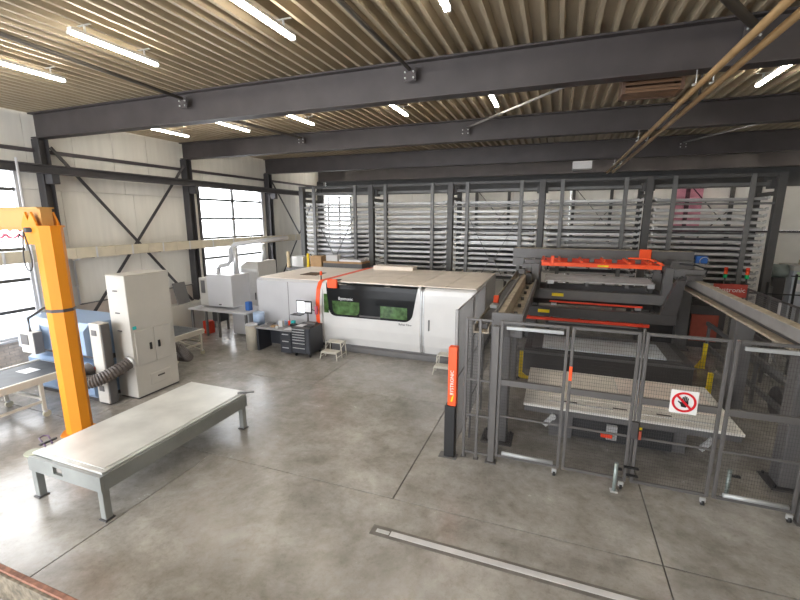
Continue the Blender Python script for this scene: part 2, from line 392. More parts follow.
# roof bracing tubes
def brace(a, b, r, label, m=bracem):
    t = thing('roof_brace', label, 'bracing', a)
    MB().tube([a, b], r, 10).build('tube', m, t)
    MB().box(a[0] - .12, a[0] + .12, a[1] - .02, a[1] + .0, a[2] - .2, a[2] + .02).build('gusset_plate', steel, t)
    for dx in (-.08, .08):
        for dz in (-.05, -.15): MB().tube([(a[0] + dx, a[1] - .02, a[2] + dz), (a[0] + dx, a[1] - .05, a[2] + dz)], .016, 6).build('bolt', galv, t)
brace((-8.25, 7.87, 7.18), (-7.8, 3.0, 7.18), .035, 'thin dark roof bracing tube meeting the nearest beam at left')
brace((-2.75, 7.87, 7.18), (-2.77, -3, 7.18), .035, 'dark roof bracing tube meeting the nearest beam at its middle')
brace((2.4, 7.87, 7.18), (.0, 4.0, 7.18), .06, 'thick dark diagonal roof brace meeting the nearest beam at right')
brace((-2.75, 12.87, 7.1), (.6, 8.3, 6.95), .028, 'pale diagonal roof rod between the first and second beams', rackl2)
brace((-8.4, 12.87, 7.18), (-8.9, 8.3, 7.18), .04, 'thin dark roof tube between first and second beams at left')
brace((3.9, 17.87, 7.1), (5.4, 13.3, 7.0), .028, 'pale roof rod between second and third beams at right', rackl2)

# fluorescent lights
def light(x, y, label, L=1.45):
    t = thing('fluorescent_light', label, 'ceiling light', (x, y, 7.14), 'fluorescent strip lights under the roof deck')
    box('housing', white, x - .05, x + .05, y - L / 2, y + L / 2, 7.20, 7.25, t)
    for s in (-1, 1): box('mounting_plate', galv, x - .14, x + .14, y + s * L * .34 - .02, y + s * L * .34 + .02, 7.35, 7.359, t)
    for s in (-1, 1): box('hanger', alu, x - .02, x + .02, y + s * L * .34 - .01, y + s * L * .34 + .01, 7.25, 7.35, t)
    MB().tube([(x - .022, y - L / 2 + .02, 7.175), (x - .022, y + L / 2 - .02, 7.175)], .02, 8).build('tube', tubem, t)
    MB().tube([(x + .022, y - L / 2 + .02, 7.175), (x + .022, y + L / 2 - .02, 7.175)], .02, 8).build('tube', tubem, t)
    for s in (-1, 1): box('end_cap', white, x - .05, x + .05, y + s * L / 2 - .015, y + s * L / 2 + .015, 7.15, 7.20, t)
light(-3.97, 5.25, 'bright strip light at top edge, third from left in nearest bay')
light(-6.9, 5.35, 'bright strip light in nearest bay, above the white cabinet')
light(-9.4, 5.35, 'bright strip light in nearest bay, cut by the left frame edge')
light(-1.55, 5.2, 'short-looking strip light at top edge, right of centre in nearest bay')
light(-11.8, 10.6, 'leftmost strip light in second bay, beside the wall head')
light(-9.3, 10.6, 'second strip light from left in the second bay')
light(-6.9, 10.5, 'third strip light from left in the second bay')
light(-3.97, 10.4, 'fourth strip light from left in the second bay, before beam middle')
light(-1.6, 10.3, 'fifth strip light from left in second bay, steepest looking')
light(3.65, 10.55, 'rightmost strip light in second bay, beside the hanging pipes')
for x, w in ((-9.3, 'left'), (-3.97, 'middle'), (3.65, 'right')): light(x, .4, w + ' strip light in the bay above the camera, out of frame')
for i, x in enumerate((-11.8, -6.9, -1.6, 3.65, 9)): light(x, 14.3, ORD_[i] + ' strip light from left in third bay, mostly hidden by roof beams', 1.2)
for i, x in enumerate([-12.5 + 2.05 * k for k in range(12)]): light(x, 21.7, ORD_[i] + ' added strip light from left, unseen, brightening the aisle behind the rack', .85)  # extra lamps, added out of sight to brighten the back wall
light(3.65, 5.3, 'strip light in nearest bay at far right, out of frame'); light(9, 5.3, 'strip light near the right wall, out of frame'); light(9, 10.5, 'strip light in second bay near the right wall, out of frame')

# hanging pipes
for x, lab in ((1.80, 'left one of two copper-coloured pipes hanging under the roof'), (2.02, 'right one of two copper-coloured pipes hanging under the roof')):
    t = thing('hanging_pipe', lab, 'pipe', (x, 10, 6.4), 'copper pipes under the roof')
    MB().tube([(x, -2, 6.42), (x, 20.5, 6.42)], .045, 10).build('pipe', pipem, t)
    for y, zh in ((7.95, 6.688), (12.95, 6.748), (17.95, 6.678)): MB().tube([(x, y, 6.46), (x, y, zh)], .008, 6).build('hanger', alu, t); box('clamp', alu, x - .05, x + .05, y - .02, y + .02, 6.465, 6.50, t)
# louvred heater
t = thing('unit_heater', 'brown louvred heater unit hanging under the roof behind first beam', 'heater', (1.2, 8.7, 6.6))
mb = MB(); mb.box(.85, 1.75, 8.4, 8.9, 6.95, 7.0).box(.85, .90, 8.4, 8.9, 6.55, 6.95).box(1.70, 1.75, 8.4, 8.9, 6.55, 6.95).box(.85, 1.75, 8.85, 8.9, 6.55, 6.95); mb.build('casing', mat('heater_brown', (.10, .055, .035), .5), t)
for i in range(5): MB().box(.9, 1.7, 8.385, 8.40, 6.60 + i * .075, 6.64 + i * .075).box(.9, 1.7, 8.42 + i * .085, 8.47 + i * .085, 6.56, 6.60).build('louvre', mat('louvre_brown', (.16, .09, .05), .4, .3), t)
MB().tube([(1.7, 8.6, 7.02), (1.95, 8.6, 7.02), (2.02, 8.6, 6.9), (2.02, 8.6, 6.46)], .02, 8).build('supply_pipe', steel2, t)
box('hanger', steel, 1.2, 1.3, 8.6, 8.65, 7.0, 7.29, t)
t = thing('ceiling_box', 'small white box fixed below the third roof beam', 'junction box', (.6, 17.5, 6.3))
box('casing', white, .35, 1.0, 17.3, 17.75, 6.28, 6.56, t); box('bracket', alu, .6, .75, 17.75, 17.9, 6.5, 6.6, t)

# ================================================================ STORAGE RACK
BX = [-12.45, -8.55, -4.63, -.72, 3.2, 7.25]; RY = 18.9; RT = 6.08
rk = thing('storage_rack', 'tall grey high-bay rack for sheet metal across the back', 'rack', (-2.6, 19.8, 0))
for i, x in enumerate(BX):
    box('upright', rackm, x - .12, x + .12, RY - .1, RY + .16, 0, RT, rk); box('upright', rackm, x - .1, x + .1, RY + 1.75, RY + 1.95, 0, RT, rk)
    box('base_plate', rackm, x - .2, x + .2, RY - .18, RY + .24, 0, .03, rk)
    box('side_beam', rackm, x - .05, x + .05, RY + .16, RY + 1.75, 5.3, 5.45, rk)
    box('drive_box', rackm, x - .22, x + .22, RY + .2, RY + .6, 5.55, 5.85, rk)
for a, b in zip(BX, BX[1:]):
    for fr in (.20, .79):
        x = a + (b - a) * fr; box('post', rackl, x - .075, x + .075, RY - .16, RY - .06, 0, RT - .02, rk)
    box('top_beam', rackm, a + .12, b - .12, RY - .05, RY + .1, RT - .12, RT, rk)
    box('top_beam', rackl, a + .12, b - .12, RY + .3, RY + .42, RT - .42, RT - .30, rk)
    box('rear_beam', rackm, a + .1, b - .1, RY + 1.8, RY + 1.9, RT - .2, RT, rk)
    box('guide_rail', rackl, a + .12, b - .12, RY - .055, RY - .02, 4.98, 5.06, rk)
for bay in (0, 2):
    c = (BX[bay] + BX[bay + 1]) / 2; w = 1.1
    for s in (-1, 1):
        MB().bar((c + s * w, RY - .2, 4.6), (c + s * .1, RY - .2, 2.7), .02, .06, up=(0, 1, 0)).build('brace', rackl, rk)
        MB().bar((c + s * .1, RY - .2, 2.7), (c + s * w * .9, RY - .2, 1.0), .02, .06, up=(0, 1, 0)).build('brace', rackl, rk)
    box('brace_plate', rackl, c - .14, c + .14, RY - .22, RY - .165, 2.6, 2.8, rk)
def make_cassette():
    t = thing('sheet_cassette', 'x', 'cassette', (0, 0, 0), 'sheet metal cassettes in the storage rack')
    MB().box(-1.72, 1.72, 0, .05, .012, .088).box(-1.72, 1.72, 0, .09, 0, .012).build('front_beam', cass, t)
    box('rear_beam', cass, -1.72, 1.72, 1.55, 1.6, 0, .13, t)
    for s in (-1, 1): box('side_beam', cass, s * 1.62 - .04, s * 1.62 + .04, .09, 1.55, .02, .12, t)
    for x in (-.9, 0, .9): box('cross_slat', cass, x - .05, x + .05, .09, 1.55, .03, .07, t)
    for s in (-1, 1): MB().prism([(s * 1.72, .01), (s * 1.80, .05), (s * 1.80, .15), (s * 1.72, .12)], 'y', .01, .12).build('hook', cass2, t)
    return t
proto = make_cassette(); kids = list(proto.children); first = True
# one mesh per kind of sheet stack
def sheet_stack(h, L, D, n):
    mb = MB()
    for i in range(n):
        d = random.uniform(-.02, .02); mb.box(-L / 2 + d, L / 2 + d, .1, .1 + D, i * h / n, (i + .8) * h / n)
    return mb
stacks = []
BAYN = ['leftmost rack bay', 'second rack bay from left', 'middle rack bay', 'fourth rack bay from left', 'rightmost rack bay']
lowz = [1.6, 1.6, 1.6, 2.0, 1.2]
used = {}
for bay in range(5):
    cx = (BX[bay] + BX[bay + 1]) / 2; lv = 0; z = 5.14
    while z > lowz[bay]:
        skip = (lv == 1)
        zz = z
        if lv > 0: zz = 5.14 - .16 - lv * .232
        z = zz
        if z <= lowz[bay]: break
        o = proto if first else copy_tree(proto, None, kids); first = False
        o.location = (cx + random.uniform(-.015, .015), RY + .02 + random.uniform(0, .03), z)
        o['label'] = 'grey steel sheet cassette, %s level from the top of the %s' % (ORD[lv], BAYN[bay])
        if lv >= (5 if bay < 4 else 4) and random.random() < .92 or random.random() < .12:
            kind = random.randrange(4)
            if kind not in used:
                h, L, D, n, m = ((.035, 2.95, 1.4, 3, sheetd), (.06, 3.05, 1.4, 4, sheetl), (.02, 2.9, 1.42, 2, sheetd), (.05, 2.4, 1.3, 3, sheetd))[kind]
                s = sheet_stack(h, L, D, n).build('sheet_metal_stack', m, None, origin=(0, 0, 0)); used[kind] = s
            else: s = used[kind].copy(); col.objects.link(s)
            s.location = (cx, RY + .04, z + .071)
            tag(s, 'thin sheet metal stack in the %s cassette from top, %s' % (ORD[lv], BAYN[bay]), 'sheet metal', 'sheet metal stacks in the rack')
        lv += 1
# pink film hung behind the right end of the rack
t = thing('pink_curtain', 'translucent pink film curtain hanging behind the rightmost rack bay', 'curtain', (5.0, 20.95, 3.7))
MB().box(4.52, 5.5, 20.95, 20.956, 3.75, 5.70).build('film', PINKFILM, t); box('curtain_rod', rackl, 4.45, 5.6, 20.93, 20.97, 5.70, 5.74, t)
for x in (4.5, 5.55): box('hanger', rackl, x - .02, x + .02, 20.79, 20.929, 5.71, 5.74, t); box('hanger', rackl, x - .02, x + .02, 20.75, 20.79, 5.71, 5.87, t)
# ================================================================ LASER CUTTING MACHINE
lm = thing('laser_cutting_machine', 'long white laser cutting machine with black window and orange band', 'machine', (-5, 13.5, 0))
FY = 12.1
def body_prof(y0, yb, z0, zt):
    # side profile (y, z): bulged front, soft top edge
    return [(y0 + .10, z0), (y0 + .03, z0 + .25), (y0, z0 + .6), (y0, zt - .45), (y0 + .01, zt - .20), (y0 + .04, zt - .06), (y0 + .12, zt), (yb, zt), (yb, z0)]
MB().prism(body_prof(FY, 16.2, .28, 2.40), 'x', -7.32, -3.86).build('body', white, lm)
MB().prism(body_prof(FY - .02, 16.2, .28, 2.38), 'x', -3.72, -2.12).build('door', white, lm)
dr = lm.children[-1]; MB().box(-3.58, -3.54, FY - .06, FY - .01, 1.05, 1.40, bev=.01).build('handle', rackl, dr)
MB().prism(body_prof(FY + .03, 16.15, .28, 2.32), 'x', -3.855, -3.725).build('seam_column', mat('seam_grey', (.33, .32, .31), .5), lm)
for sx in (-3.83, -3.755): MB().prism([(y - .035, z) for y, z in body_prof(FY + .03, 12.4, .3, 2.335)[:6]] + [(y + .02, z) for y, z in body_prof(FY + .03, 12.4, .3, 2.335)[5::-1]], 'x', sx - .012, sx + .012).build('trim_strip', alu, lm)
box('plinth', mgrey2, -7.1, -2.15, FY + .12, 16.1, 0, .279, lm); MB().box(-6.3, -2.2, FY + .05, FY + .12, .06, .22, bev=.01).build('plinth_cover', mgrey2, lm)
# left unit of the machine
lu = MB().prism([(12.55, .12), (12.5, .2), (12.5, 2.25), (12.6, 2.33), (16.2, 2.33), (16.2, .12)], 'x', -10.35, -7.55).build('electrical_unit', lgrey, lm)
MB().box(-9.0, -8.985, 12.49, 12.499, .2, 2.25).build('panel_seam', mgrey2, lu); box('plinth', mgrey, -10.3, -7.6, 12.6, 16.1, 0, .119, lm)
# orange band
pr = [(12.12, .32), (12.02, .60), (11.98, 1.2), (12.0, 1.8), (12.07, 2.15), (12.2, 2.36), (12.35, 2.42), (16.2, 2.42), (16.2, .32)]
MB().prism(pr, 'x', -7.54, -7.40).build('orange_band', orange, lm)
MB().prism([(y + .02, z - .02) for y, z in pr], 'x', -7.40, -7.325).build('band_edge', white, lm)
# cream roof panels with seams
xs = [-7.3, -6.2, -5.1, -4.0, -3.1, -2.14]
for a, b in zip(xs, xs[1:]): box('roof_panel', cream, a + .01, b - .01, FY + .14, 16.2, 2.401, 2.43, lm, .005)
box('roof_panel', cream, -10.33, -7.56, 12.65, 16.2, 2.331, 2.36, lm, .005)
box('roof_hatch', cream, -7.0, -5.3, 15.6, 16.15, 2.431, 2.59, lm, .01)
box('roof_edge', orange, -7.30, -7.26, 12.5, 16.2, 2.431, 2.44, lm, 0)
box('roof_opening', mat('brown_dark', (.10, .06, .03), .7), -9.2, -8.5, 13.6, 14.4, 2.361, 2.375, lm, 0)
# black window following the front with green panes
def on_front(z):   # y of the front surface at height z
    P = body_prof(FY, 16.2, .28, 2.40)[:7]
    for (ya, za), (yb, zb_) in zip(P, P[1:]):
        if za <= z <= zb_: return ya + (yb - ya) * (z - za) / (zb_ - za)
    return FY
def front_plate(outline_fn, zs_, m, name, off, th=.012, parent=lm):
    vs = []; fs = []
    for z in zs_:
        x0, x1 = outline_fn(z); y = on_front(z) - off
        vs += [(x0, y, z), (x1, y, z), (x1, y + th, z), (x0, y + th, z)]
    for i in range(len(zs_) - 1):
        a = 4 * i; b = a + 4
        for k in range(4): fs.append((a + k, a + (k + 1) % 4, b + (k + 1) % 4, b + k))
    n_ = 4 * (len(zs_) - 1); fs += [(3, 2, 1, 0), (n_, n_ + 1, n_ + 2, n_ + 3)]
    return MB().add(vs, fs).build(name, m, parent)
def round_low(x0, x1, zlo, r, s0=0., s1=0.):
    def f(z):
        t = max(0, 1 - (z - zlo) / r); c = r * (1 - math.sqrt(max(0, 1 - t * t)))
        k = (z - zlo)
        return x0 + c - s0 * k, x1 - c + s1 * k
    return f
zz_ = [1.26, 1.275, 1.30, 1.34, 1.40, 1.5, 1.7, 1.81, 1.95, 2.11, 2.2, 2.28, 2.33, 2.36, 2.385, 2.395]
wn_ = front_plate(round_low(-7.08, -4.14, 1.26, .24, .10, .18), zz_, blkgl, 'window', .012)
zg = [1.33, 1.345, 1.37, 1.42, 1.5, 1.7, 1.78]
front_plate(round_low(-6.93, -5.95, 1.33, .17, .06, 0), zg, grngl, 'green_pane', .016, .005, wn_)
front_plate(lambda z: (-5.2, -4.28), [1.33, 1.5, 1.72], grngl, 'green_pane', .016, .005, wn_)
box('window_bar', mgrey, -5.95, -5.2, FY - .014, FY - .004, 1.30, 1.36, wn_, 0)
text('logo', 'Bystronic', .14, (-6.45, FY - .016, 1.87), (R(90), 0, 0), paper, lm)
text('logo', 'ByStar Fiber', .09, (-4.35, FY - .006, 1.17), (R(90), 0, 0), mgrey, lm)
front_plate(lambda z: (-7.28, -7.1), [1.35, 1.5, 1.8, 2.0], grngl, 'side_pane', .012)
# orange box on the roof edge, stack lamp
sg = thing('orange_sign_box', 'orange square lamp housing on the laser machine roof edge above window', 'sign box', (-6.9, 12.2, 2.4))
MB().box(-7.08, -6.72, 11.99, 12.09, 2.22, 2.52, bev=.02).build('housing', orange, sg); box('bracket', mgrey, -7.0, -6.8, 12.09, 12.5, 2.431, 2.46, sg)
sl = thing('stack_lamp', 'small amber stack lamp beside the orange band on the machine roof', 'lamp', (-7.75, 12.75, 2.36))
MB().cyl(-7.75, 12.75, 2.36, 2.52, .03).build('base', mgrey, sl); MB().cyl(-7.75, 12.75, 2.52, 2.66, .045).build('lens', orange, sl)

# monitor on arm
mo = thing('operator_monitor', 'white-screened operator monitor on an arm in front of the machine', 'monitor', (-7.7, 12.0, 0))
MB().tube([(-7.75, 12.3, 0), (-7.75, 12.3, 1.5), (-7.6, 12.1, 1.55), (-7.45, 11.75, 1.6)], .03, 8).build('arm', mgrey2, mo)
scr = MB().box(-7.78, -7.18, 11.66, 11.70, 1.36, 1.80, bev=.01).build('casing', black, mo)
box('screen', mat('screen_pale', (.75, .78, .82), .3, 0, 0, emit=.7), -7.74, -7.45, 11.650, 11.659, 1.39, 1.77, scr, 0); box('paper', paper, -7.44, -7.20, 11.652, 11.659, 1.42, 1.75, scr, 0)
box('keyboard_tray', black, -7.85, -7.45, 11.4, 11.65, 1.33, 1.355, mo)
MB().cyl(-7.06, 11.75, 1.35, 1.62, .05, 10).build('control_knob', pinkc, mo)
MB().tube([(-7.45, 11.75, 1.55), (-7.06, 11.75, 1.45)], .015, 6).build('knob_arm', mgrey, mo)
box('foot', mgrey, -7.95, -7.55, 12.1, 12.5, 0, .03, mo)

mo.location.x -= .32
# desk with drawers
de = thing('workbench', 'anthracite desk with drawer pedestal in front of the light-grey machine unit', 'desk', (-8.8, 11.6, 0))
box('worktop', mat('desk_top_grey', (.25, .25, .26), .5), -9.5, -8.02, 11.2, 12.0, .80, .84, de); box('side_panel', tool, -9.48, -9.40, 11.25, 11.95, 0, .80, de)
pd = box('pedestal', tool, -8.5, -8.05, 11.24, 11.95, .06, .80, de)
for i, (a, b) in enumerate(((.10, .30), (.32, .52), (.54, .76))):
    d_ = box('drawer', tool, -8.48, -8.07, 11.215, 11.24, a, b, de); box('drawer_handle', alu, -8.40, -8.15, 11.19, 11.215, b - .07, b - .04, d_)
box('back_panel', tool, -9.4, -8.5, 11.9, 11.95, .1, .80, de)
items = [('paper_sheet', 'white paper sheet lying on desk beside the tool cabinet', 'paper', paper, -8.4, -8.1, 11.3, 11.6, .841, .846),
         ('tray', 'pale blue tray standing at the back of the desk', 'tray', ltblue, -8.95, -8.65, 11.75, 11.95, .841, .98),
         ('cardboard_piece', 'small brown piece lying on the desk middle', 'box', wood, -9.0, -8.85, 11.4, 11.55, .841, .89),
         ('white_carton', 'small white carton standing on the desk', 'carton', white, -8.78, -8.62, 11.55, 11.68, .841, 1.05),
         ('folder', 'dark flat folder lying on the left part of desk', 'folder', mgrey2, -9.35, -9.08, 11.3, 11.5, .841, .86),
         ('tool_case', 'small black case on the right part of desk', 'case', black, -8.42, -8.2, 11.7, 11.85, .841, .93)]
items += [('mug', 'small white mug near the front edge of the desk', 'mug', white, -8.72, -8.65, 11.3, 11.37, .841, .93), ('grey_case', 'flat grey case at the back left of the desk', 'case', mgrey2, -9.35, -9.1, 11.65, 11.85, .841, .90),
          ('parts_box', 'teal parts box at the back of the desk', 'box', teal, -8.5, -8.36, 11.88, 11.98, .841, 1.0), ('notebook', 'brown notebook in front of the pale blue tray', 'notebook', wood, -8.98, -8.8, 11.6, 11.72, .841, .855)]
for n_, l_, c_, m_, *d_ in items: tag(box(n_, m_, *d_, None, .006), l_, c_)
rs = thing('roll_stand', 'low grey stand behind the beige bin carrying the blue roll', 'stand', (-9.95, 12.0, 0)); box('post', mgrey2, -9.98, -9.92, 11.97, 12.03, .03, .70, rs); box('top', mgrey2, -10.12, -9.78, 11.83, 12.17, .70, .72, rs); box('foot', mgrey2, -10.1, -9.8, 11.85, 12.15, 0, .03, rs)
mb = MB(); mb.cyl(-9.95, 12.0, .721, 1.16, .2, 20); b_ = mb.build('paper_roll', ltblue); tag(b_, 'big pale blue cleaning paper roll standing behind the beige bin', 'paper roll')
MB().cyl(-8.55, 11.85, .841, 1.0, .04, 10).build('spray_can', redor); tag(bpy.data.objects['spray_can'], 'small red spray can on the desk', 'can')
# bin
bn = thing('waste_bin', 'beige round waste bin standing left of the desk', 'bin', (-9.75, 11.25, 0))
MB().tube([(-9.71, 11.3, 0), (-9.71, 11.3, .88)], [.2, .21], 20).build('body', mat('bin_beige', (.40, .37, .31), .5), bn); MB().tube([(-9.71, 11.3, .881), (-9.71, 11.3, .91)], .215, 20).build('rim', lgrey, bn)
# tool cabinet
tc = thing('tool_cabinet', 'black wheeled tool cabinet with seven drawers right of the desk', 'tool cabinet', (-7.6, 11.5, 0))
box('body', tool, -7.98, -7.28, 11.16, 11.95, .13, .98, tc); box('top_tray', mgrey, -7.99, -7.27, 11.14, 11.96, .981, 1.0, tc)
zt_ = .96
for h in (.09, .09, .09, .09, .11, .16, .18):
    d_ = box('drawer', tool, -7.96, -7.45, 11.135, 11.16, zt_ - h + .01, zt_, tc); box('drawer_handle', alu, -7.94, -7.47, 11.115, 11.135, zt_ - .03, zt_ - .005, d_); zt_ -= h
box('side_door', tool, -7.44, -7.30, 11.135, 11.16, .15, .96, tc)
for x in (-7.9, -7.36):
    for y in (11.25, 11.86):
        c_ = MB().tube([(x - .02, y, .065), (x + .02, y, .065)], .064, 14).build('caster', black, tc); box('caster_fork', alu, x - .03, x + .03, y - .03, y + .03, .10, .13, tc)
for n_, l_, c_, m_, d_ in (('paper_sheet', 'white papers lying on top of the black tool cabinet', 'paper', paper, (-7.9, -7.65, 11.3, 11.6, 1.001, 1.012)), ('keyboard', 'black keyboard on top of the black tool cabinet', 'keyboard', black, (-7.6, -7.32, 11.3, 11.5, 1.001, 1.03)), ('tool_tray', 'grey tray at the back of the tool cabinet top', 'tray', mgrey2, (-7.8, -7.4, 11.65, 11.85, 1.001, 1.06))):
    tag(box(n_, m_, *d_), l_, c_)
# step stools
def stool(x, y, label):
    t = thing('step_stool', label, 'step stool', (x, y, 0), 'two-step stools at the laser machine')
    box('step', stool_m, x - .28, x + .28, y - .32, y - .02, .24, .27, t); box('step', stool_m, x - .28, x + .28, y + .0, y + .32, .48, .51, t)
    for s in (-1, 1):
        for yy, h in ((y - .30, .24), (y - .0, .48), (y + .30, .48)): MB().tube([(x + s * .31, yy - (.03 if yy < y else -.02), 0), (x + s * .27, yy, h)], .018, 8).build('leg', stool_m, t)
        MB().tube([(x + s * .29, y - .3, .1), (x + s * .29, y + .3, .1)], .012, 6).build('side_rail', stool_m, t)
        MB().tube([(x + s * .27, y - .02, .3), (x + s * .27, y + .30, .44)], .012, 6).build('side_rail', stool_m, t)
    MB().tube([(x - .27, y - .31, .22), (x + .27, y - .31, .22)], .014, 6).build('front_rail', stool_m, t)
stool(-6.66, 11.55, 'beige two-step stool right of the black tool cabinet')
stool(-2.85, 11.5, 'beige two-step stool by the machine door behind the orange post')

# clutter standing behind/on the machine's left unit
pt_ = thing('supply_platform', 'grey platform with stacked goods behind the left machine unit', 'platform', (-10.2, 17.3, 0))
box('deck', mgrey2, -12.0, -7.6, 16.6, 18.4, 2.1, 2.2, pt_)
for x in (-11.8, -7.8):
    for y in (16.7, 18.3): box('leg', mgrey2, x - .05, x + .05, y - .05, y + .05, 0, 2.1, pt_)
cl = [('cardboard_stack', 'flat tan cardboard stack on the platform behind the machine', 'cardboard', wood, (-10.2, -8.2, 17.0, 17.9, 2.45, 2.53)),
      ('grey_crate', 'long grey crate under the cardboard on platform behind machine', 'crate', mgrey2, (-10.2, -8.2, 17.0, 17.9, 2.201, 2.449)),
      ('carton', 'tan open carton at left end of the grey crate', 'carton', wood, (-10.9, -10.3, 17.0, 17.5, 2.201, 2.75)),
      ('white_carton', 'white carton on the cardboard stack behind the machine', 'carton', white, (-10.1, -9.5, 17.1, 17.5, 2.531, 2.8)),
      ('white_box', 'white box near the yellow post behind the left machine unit', 'box', white, (-12.0, -11.35, 17.1, 17.6, 2.201, 2.7)),
      ('flat_box', 'flat pale box stacked at right of the cardboard behind machine', 'box', paper, (-9.4, -8.3, 17.1, 17.6, 2.531, 2.62))]
for n_, l_, c_, m_, d_ in cl: tag(box(n_, m_, *d_), l_, c_)
t = thing('yellow_post', 'slim yellow post beside the cartons behind the machine', 'post', (-11.1, 17.2, 2.201)); box('post', yelb, -11.15, -11.05, 17.1, 17.2, 2.201, 2.85, t); box('foot', yelb, -11.2, -11.0, 17.05, 17.25, 2.2005, 2.21, t)
t = thing('timber_post', 'pale upright timber post behind left end of the machine', 'post', (-12.2, 16.9, 2.201)); box('post', mat('timber_pale', (.60, .48, .30), .7), -12.0, -11.88, 16.7, 16.8, 2.201, 2.95, t); box('foot', wood, -11.99, -11.86, 16.68, 16.83, 2.2005, 2.22, t)

# ================================================================ DUST UNIT AND CABINET BY THE FAR WINDOW
du = thing('dust_extractor', 'light grey dust extraction unit with curved pipe before the far window', 'machine', (-12, 12.7, 0))
box('cabinet', lgrey, -12.15, -10.95, 12.3, 13.3, 1.15, 2.38, du, .015); box('side_cabinet', cab_m, -12.75, -12.16, 12.5, 13.2, 1.1, 2.2, du, .01)
box('control_plate', mgrey2, -12.65, -12.45, 12.48, 12.5, 1.6, 2.1, du); box('small_handle', mgrey, -11.6, -11.5, 12.27, 12.3, 1.22, 1.26, du)
box('worktable', lgrey, -12.9, -10.1, 12.0, 13.3, 1.0, 1.06, du)
for x in (-12.8, -12.1, -11.5, -10.2):
    for y in (12.1, 13.2): box('leg', rackl, x - .04, x + .04, y - .04, y + .04, 0, 1.0, du)
box('lower_cabinet', lgrey, -11.3, -10.5, 12.6, 13.3, .05, .99, du, .01); box('motor', mgrey, -12.0, -11.6, 12.3, 12.7, .55, .99, du)
pts = [(-12.1, 12.9, 2.2), (-12.1, 12.9, 2.52), (-11.95, 12.9, 2.66), (-11.6, 12.9, 2.72), (-11.45, 12.9, 2.85), (-11.42, 12.9, 3.1), (-11.42, 12.9, 3.3), (-11.2, 12.9, 3.5), (-10.9, 13.1, 3.56), (-10.5, 14.0, 3.64), (-10.2, 14.9, 3.70)]
MB().tube(pts, .085, 12).build('exhaust_pipe', lgrey, du); MB().cyl(-11.2, 12.9, 2.38, 3.4, .10, 12).build('vertical_pipe', alu, du)
tag(box('fire_bucket', redor, -12.95, -12.65, 12.3, 12.6, 0, .5), 'red container on the floor under the dust unit table', 'bucket')
kc = thing('beige_cabinet', 'tall pale beige cabinet between dust unit and laser machine', 'cabinet', (-10.6, 14.5, 0))
MB().prism([(-11.2, .05), (-11.2, 2.5), (-10.9, 2.7), (-10.3, 2.7), (-10.25, .05)], 'y', 14.0, 15.2).build('body', cab_m, kc); box('plinth', mgrey2, -11.15, -10.3, 14.05, 15.15, 0, .05, kc)
box('door', white, -11.15, -10.35, 13.97, 14.0, .15, 2.4, kc); box('handle', mgrey, -10.5, -10.46, 13.94, 13.97, 1.1, 1.4, kc); MB().cyl(-10.6, 14.8, 2.7, 3.4, .09).build('pipe', alu, kc)
tag(box('blue_canister', bluem, -10.9, -10.7, 12.4, 12.6, 1.061, 1.4, None, .02), 'dark blue canister on the table beside the dust unit', 'canister')
du.location.x -= .42; kc.location.x -= 1.35; kc.location.y += .2; du.location.y += .0
# grey board leaning at the brick wall
t = MB().box(-.28, .28, -.02, .02, 0, .85, M=Matrix.Translation((-13.60, 12.1, 1.2)) @ Matrix.Rotation(R(90), 4, 'Z') @ Matrix.Rotation(R(-14), 4, 'X')).build('grey_board', mgrey2)
tag(t, 'grey board leaning against the wall on the ledge near brace foot', 'board')
tag(box('wall_ledge', cab_m, -13.98, -13.5, 11.2, 13.4, 0, 1.19, None, .01), 'pale low ledge box under the wall bracing by far window', 'ledge')

# ================================================================ BLUE MACHINE, CABINET, CONVEYORS
bm_ = thing('deburring_machine', 'blue deburring machine behind the yellow crane column', 'machine', (-11.6, 7.2, 0))
MB().prism([(6.45, .12), (6.40, .2), (6.40, .92), (6.52, .98), (7.6, .98), (7.6, .12)], 'x', -12.85, -10.42).build('lower_body', blue, bm_)
MB().prism([(6.62, 1.12), (6.34, 1.25), (6.34, 1.85), (6.5, 2.0), (7.6, 1.98), (7.6, 1.12)], 'x', -12.95, -10.42).build('hood', blue, bm_)
box('throat', mgrey, -12.8, -10.45, 6.75, 7.55, .98, 1.12, bm_); box('hood_panel', bluel, -12.95, -12.0, 6.30, 6.335, 1.22, 1.88, bm_, .01)
box('side_column', cab_m, -10.33, -9.96, 6.42, 6.66, .05, 2.05, bm_, .01); box('column_plinth', mgrey, -10.31, -9.98, 6.44, 6.64, 0, .05, bm_)
for z in (1.75, .35): box('vent', mgrey2, -10.25, -10.08, 6.405, 6.42, z, z + .14, bm_)
box('side_edge', mgrey2, -9.955, -9.93, 6.44, 6.64, .05, 2.03, bm_)
box('plinth', mgrey, -12.8, -10.45, 6.5, 7.5, 0, .119, bm_); box('control_panel', cab_m, -12.2, -11.7, 5.98, 6.18, 1.25, 1.78, bm_, .01)
box('panel_screen', mgrey2, -12.16, -11.88, 5.965, 5.979, 1.47, 1.72, bm_, 0); box('panel_paper', paper, -12.16, -11.88, 5.967, 5.979, 1.29, 1.44, bm_, 0); box('panel_side', mgrey2, -11.699, -11.67, 5.98, 6.18, 1.25, 1.78, bm_)
MB().tube([(-11.95, 6.08, 1.78), (-11.95, 6.08, 2.1), (-12.1, 6.5, 2.25), (-12.3, 6.8, 2.25), (-12.3, 6.8, 1.99)], .03, 8).build('panel_arm', mgrey2, bm_)
box('red_handle', redor, -10.72, -10.62, 6.30, 6.399, .55, .75, bm_); box('red_switch', redor, -10.38, -10.3, 6.40, 6.42, .85, .95, bm_)
MB().tube([(-12.9, 6.9, 2.0), (-12.9, 6.9, 6.0)], .03, 8).build('supply_pipe', lgrey, bm_)
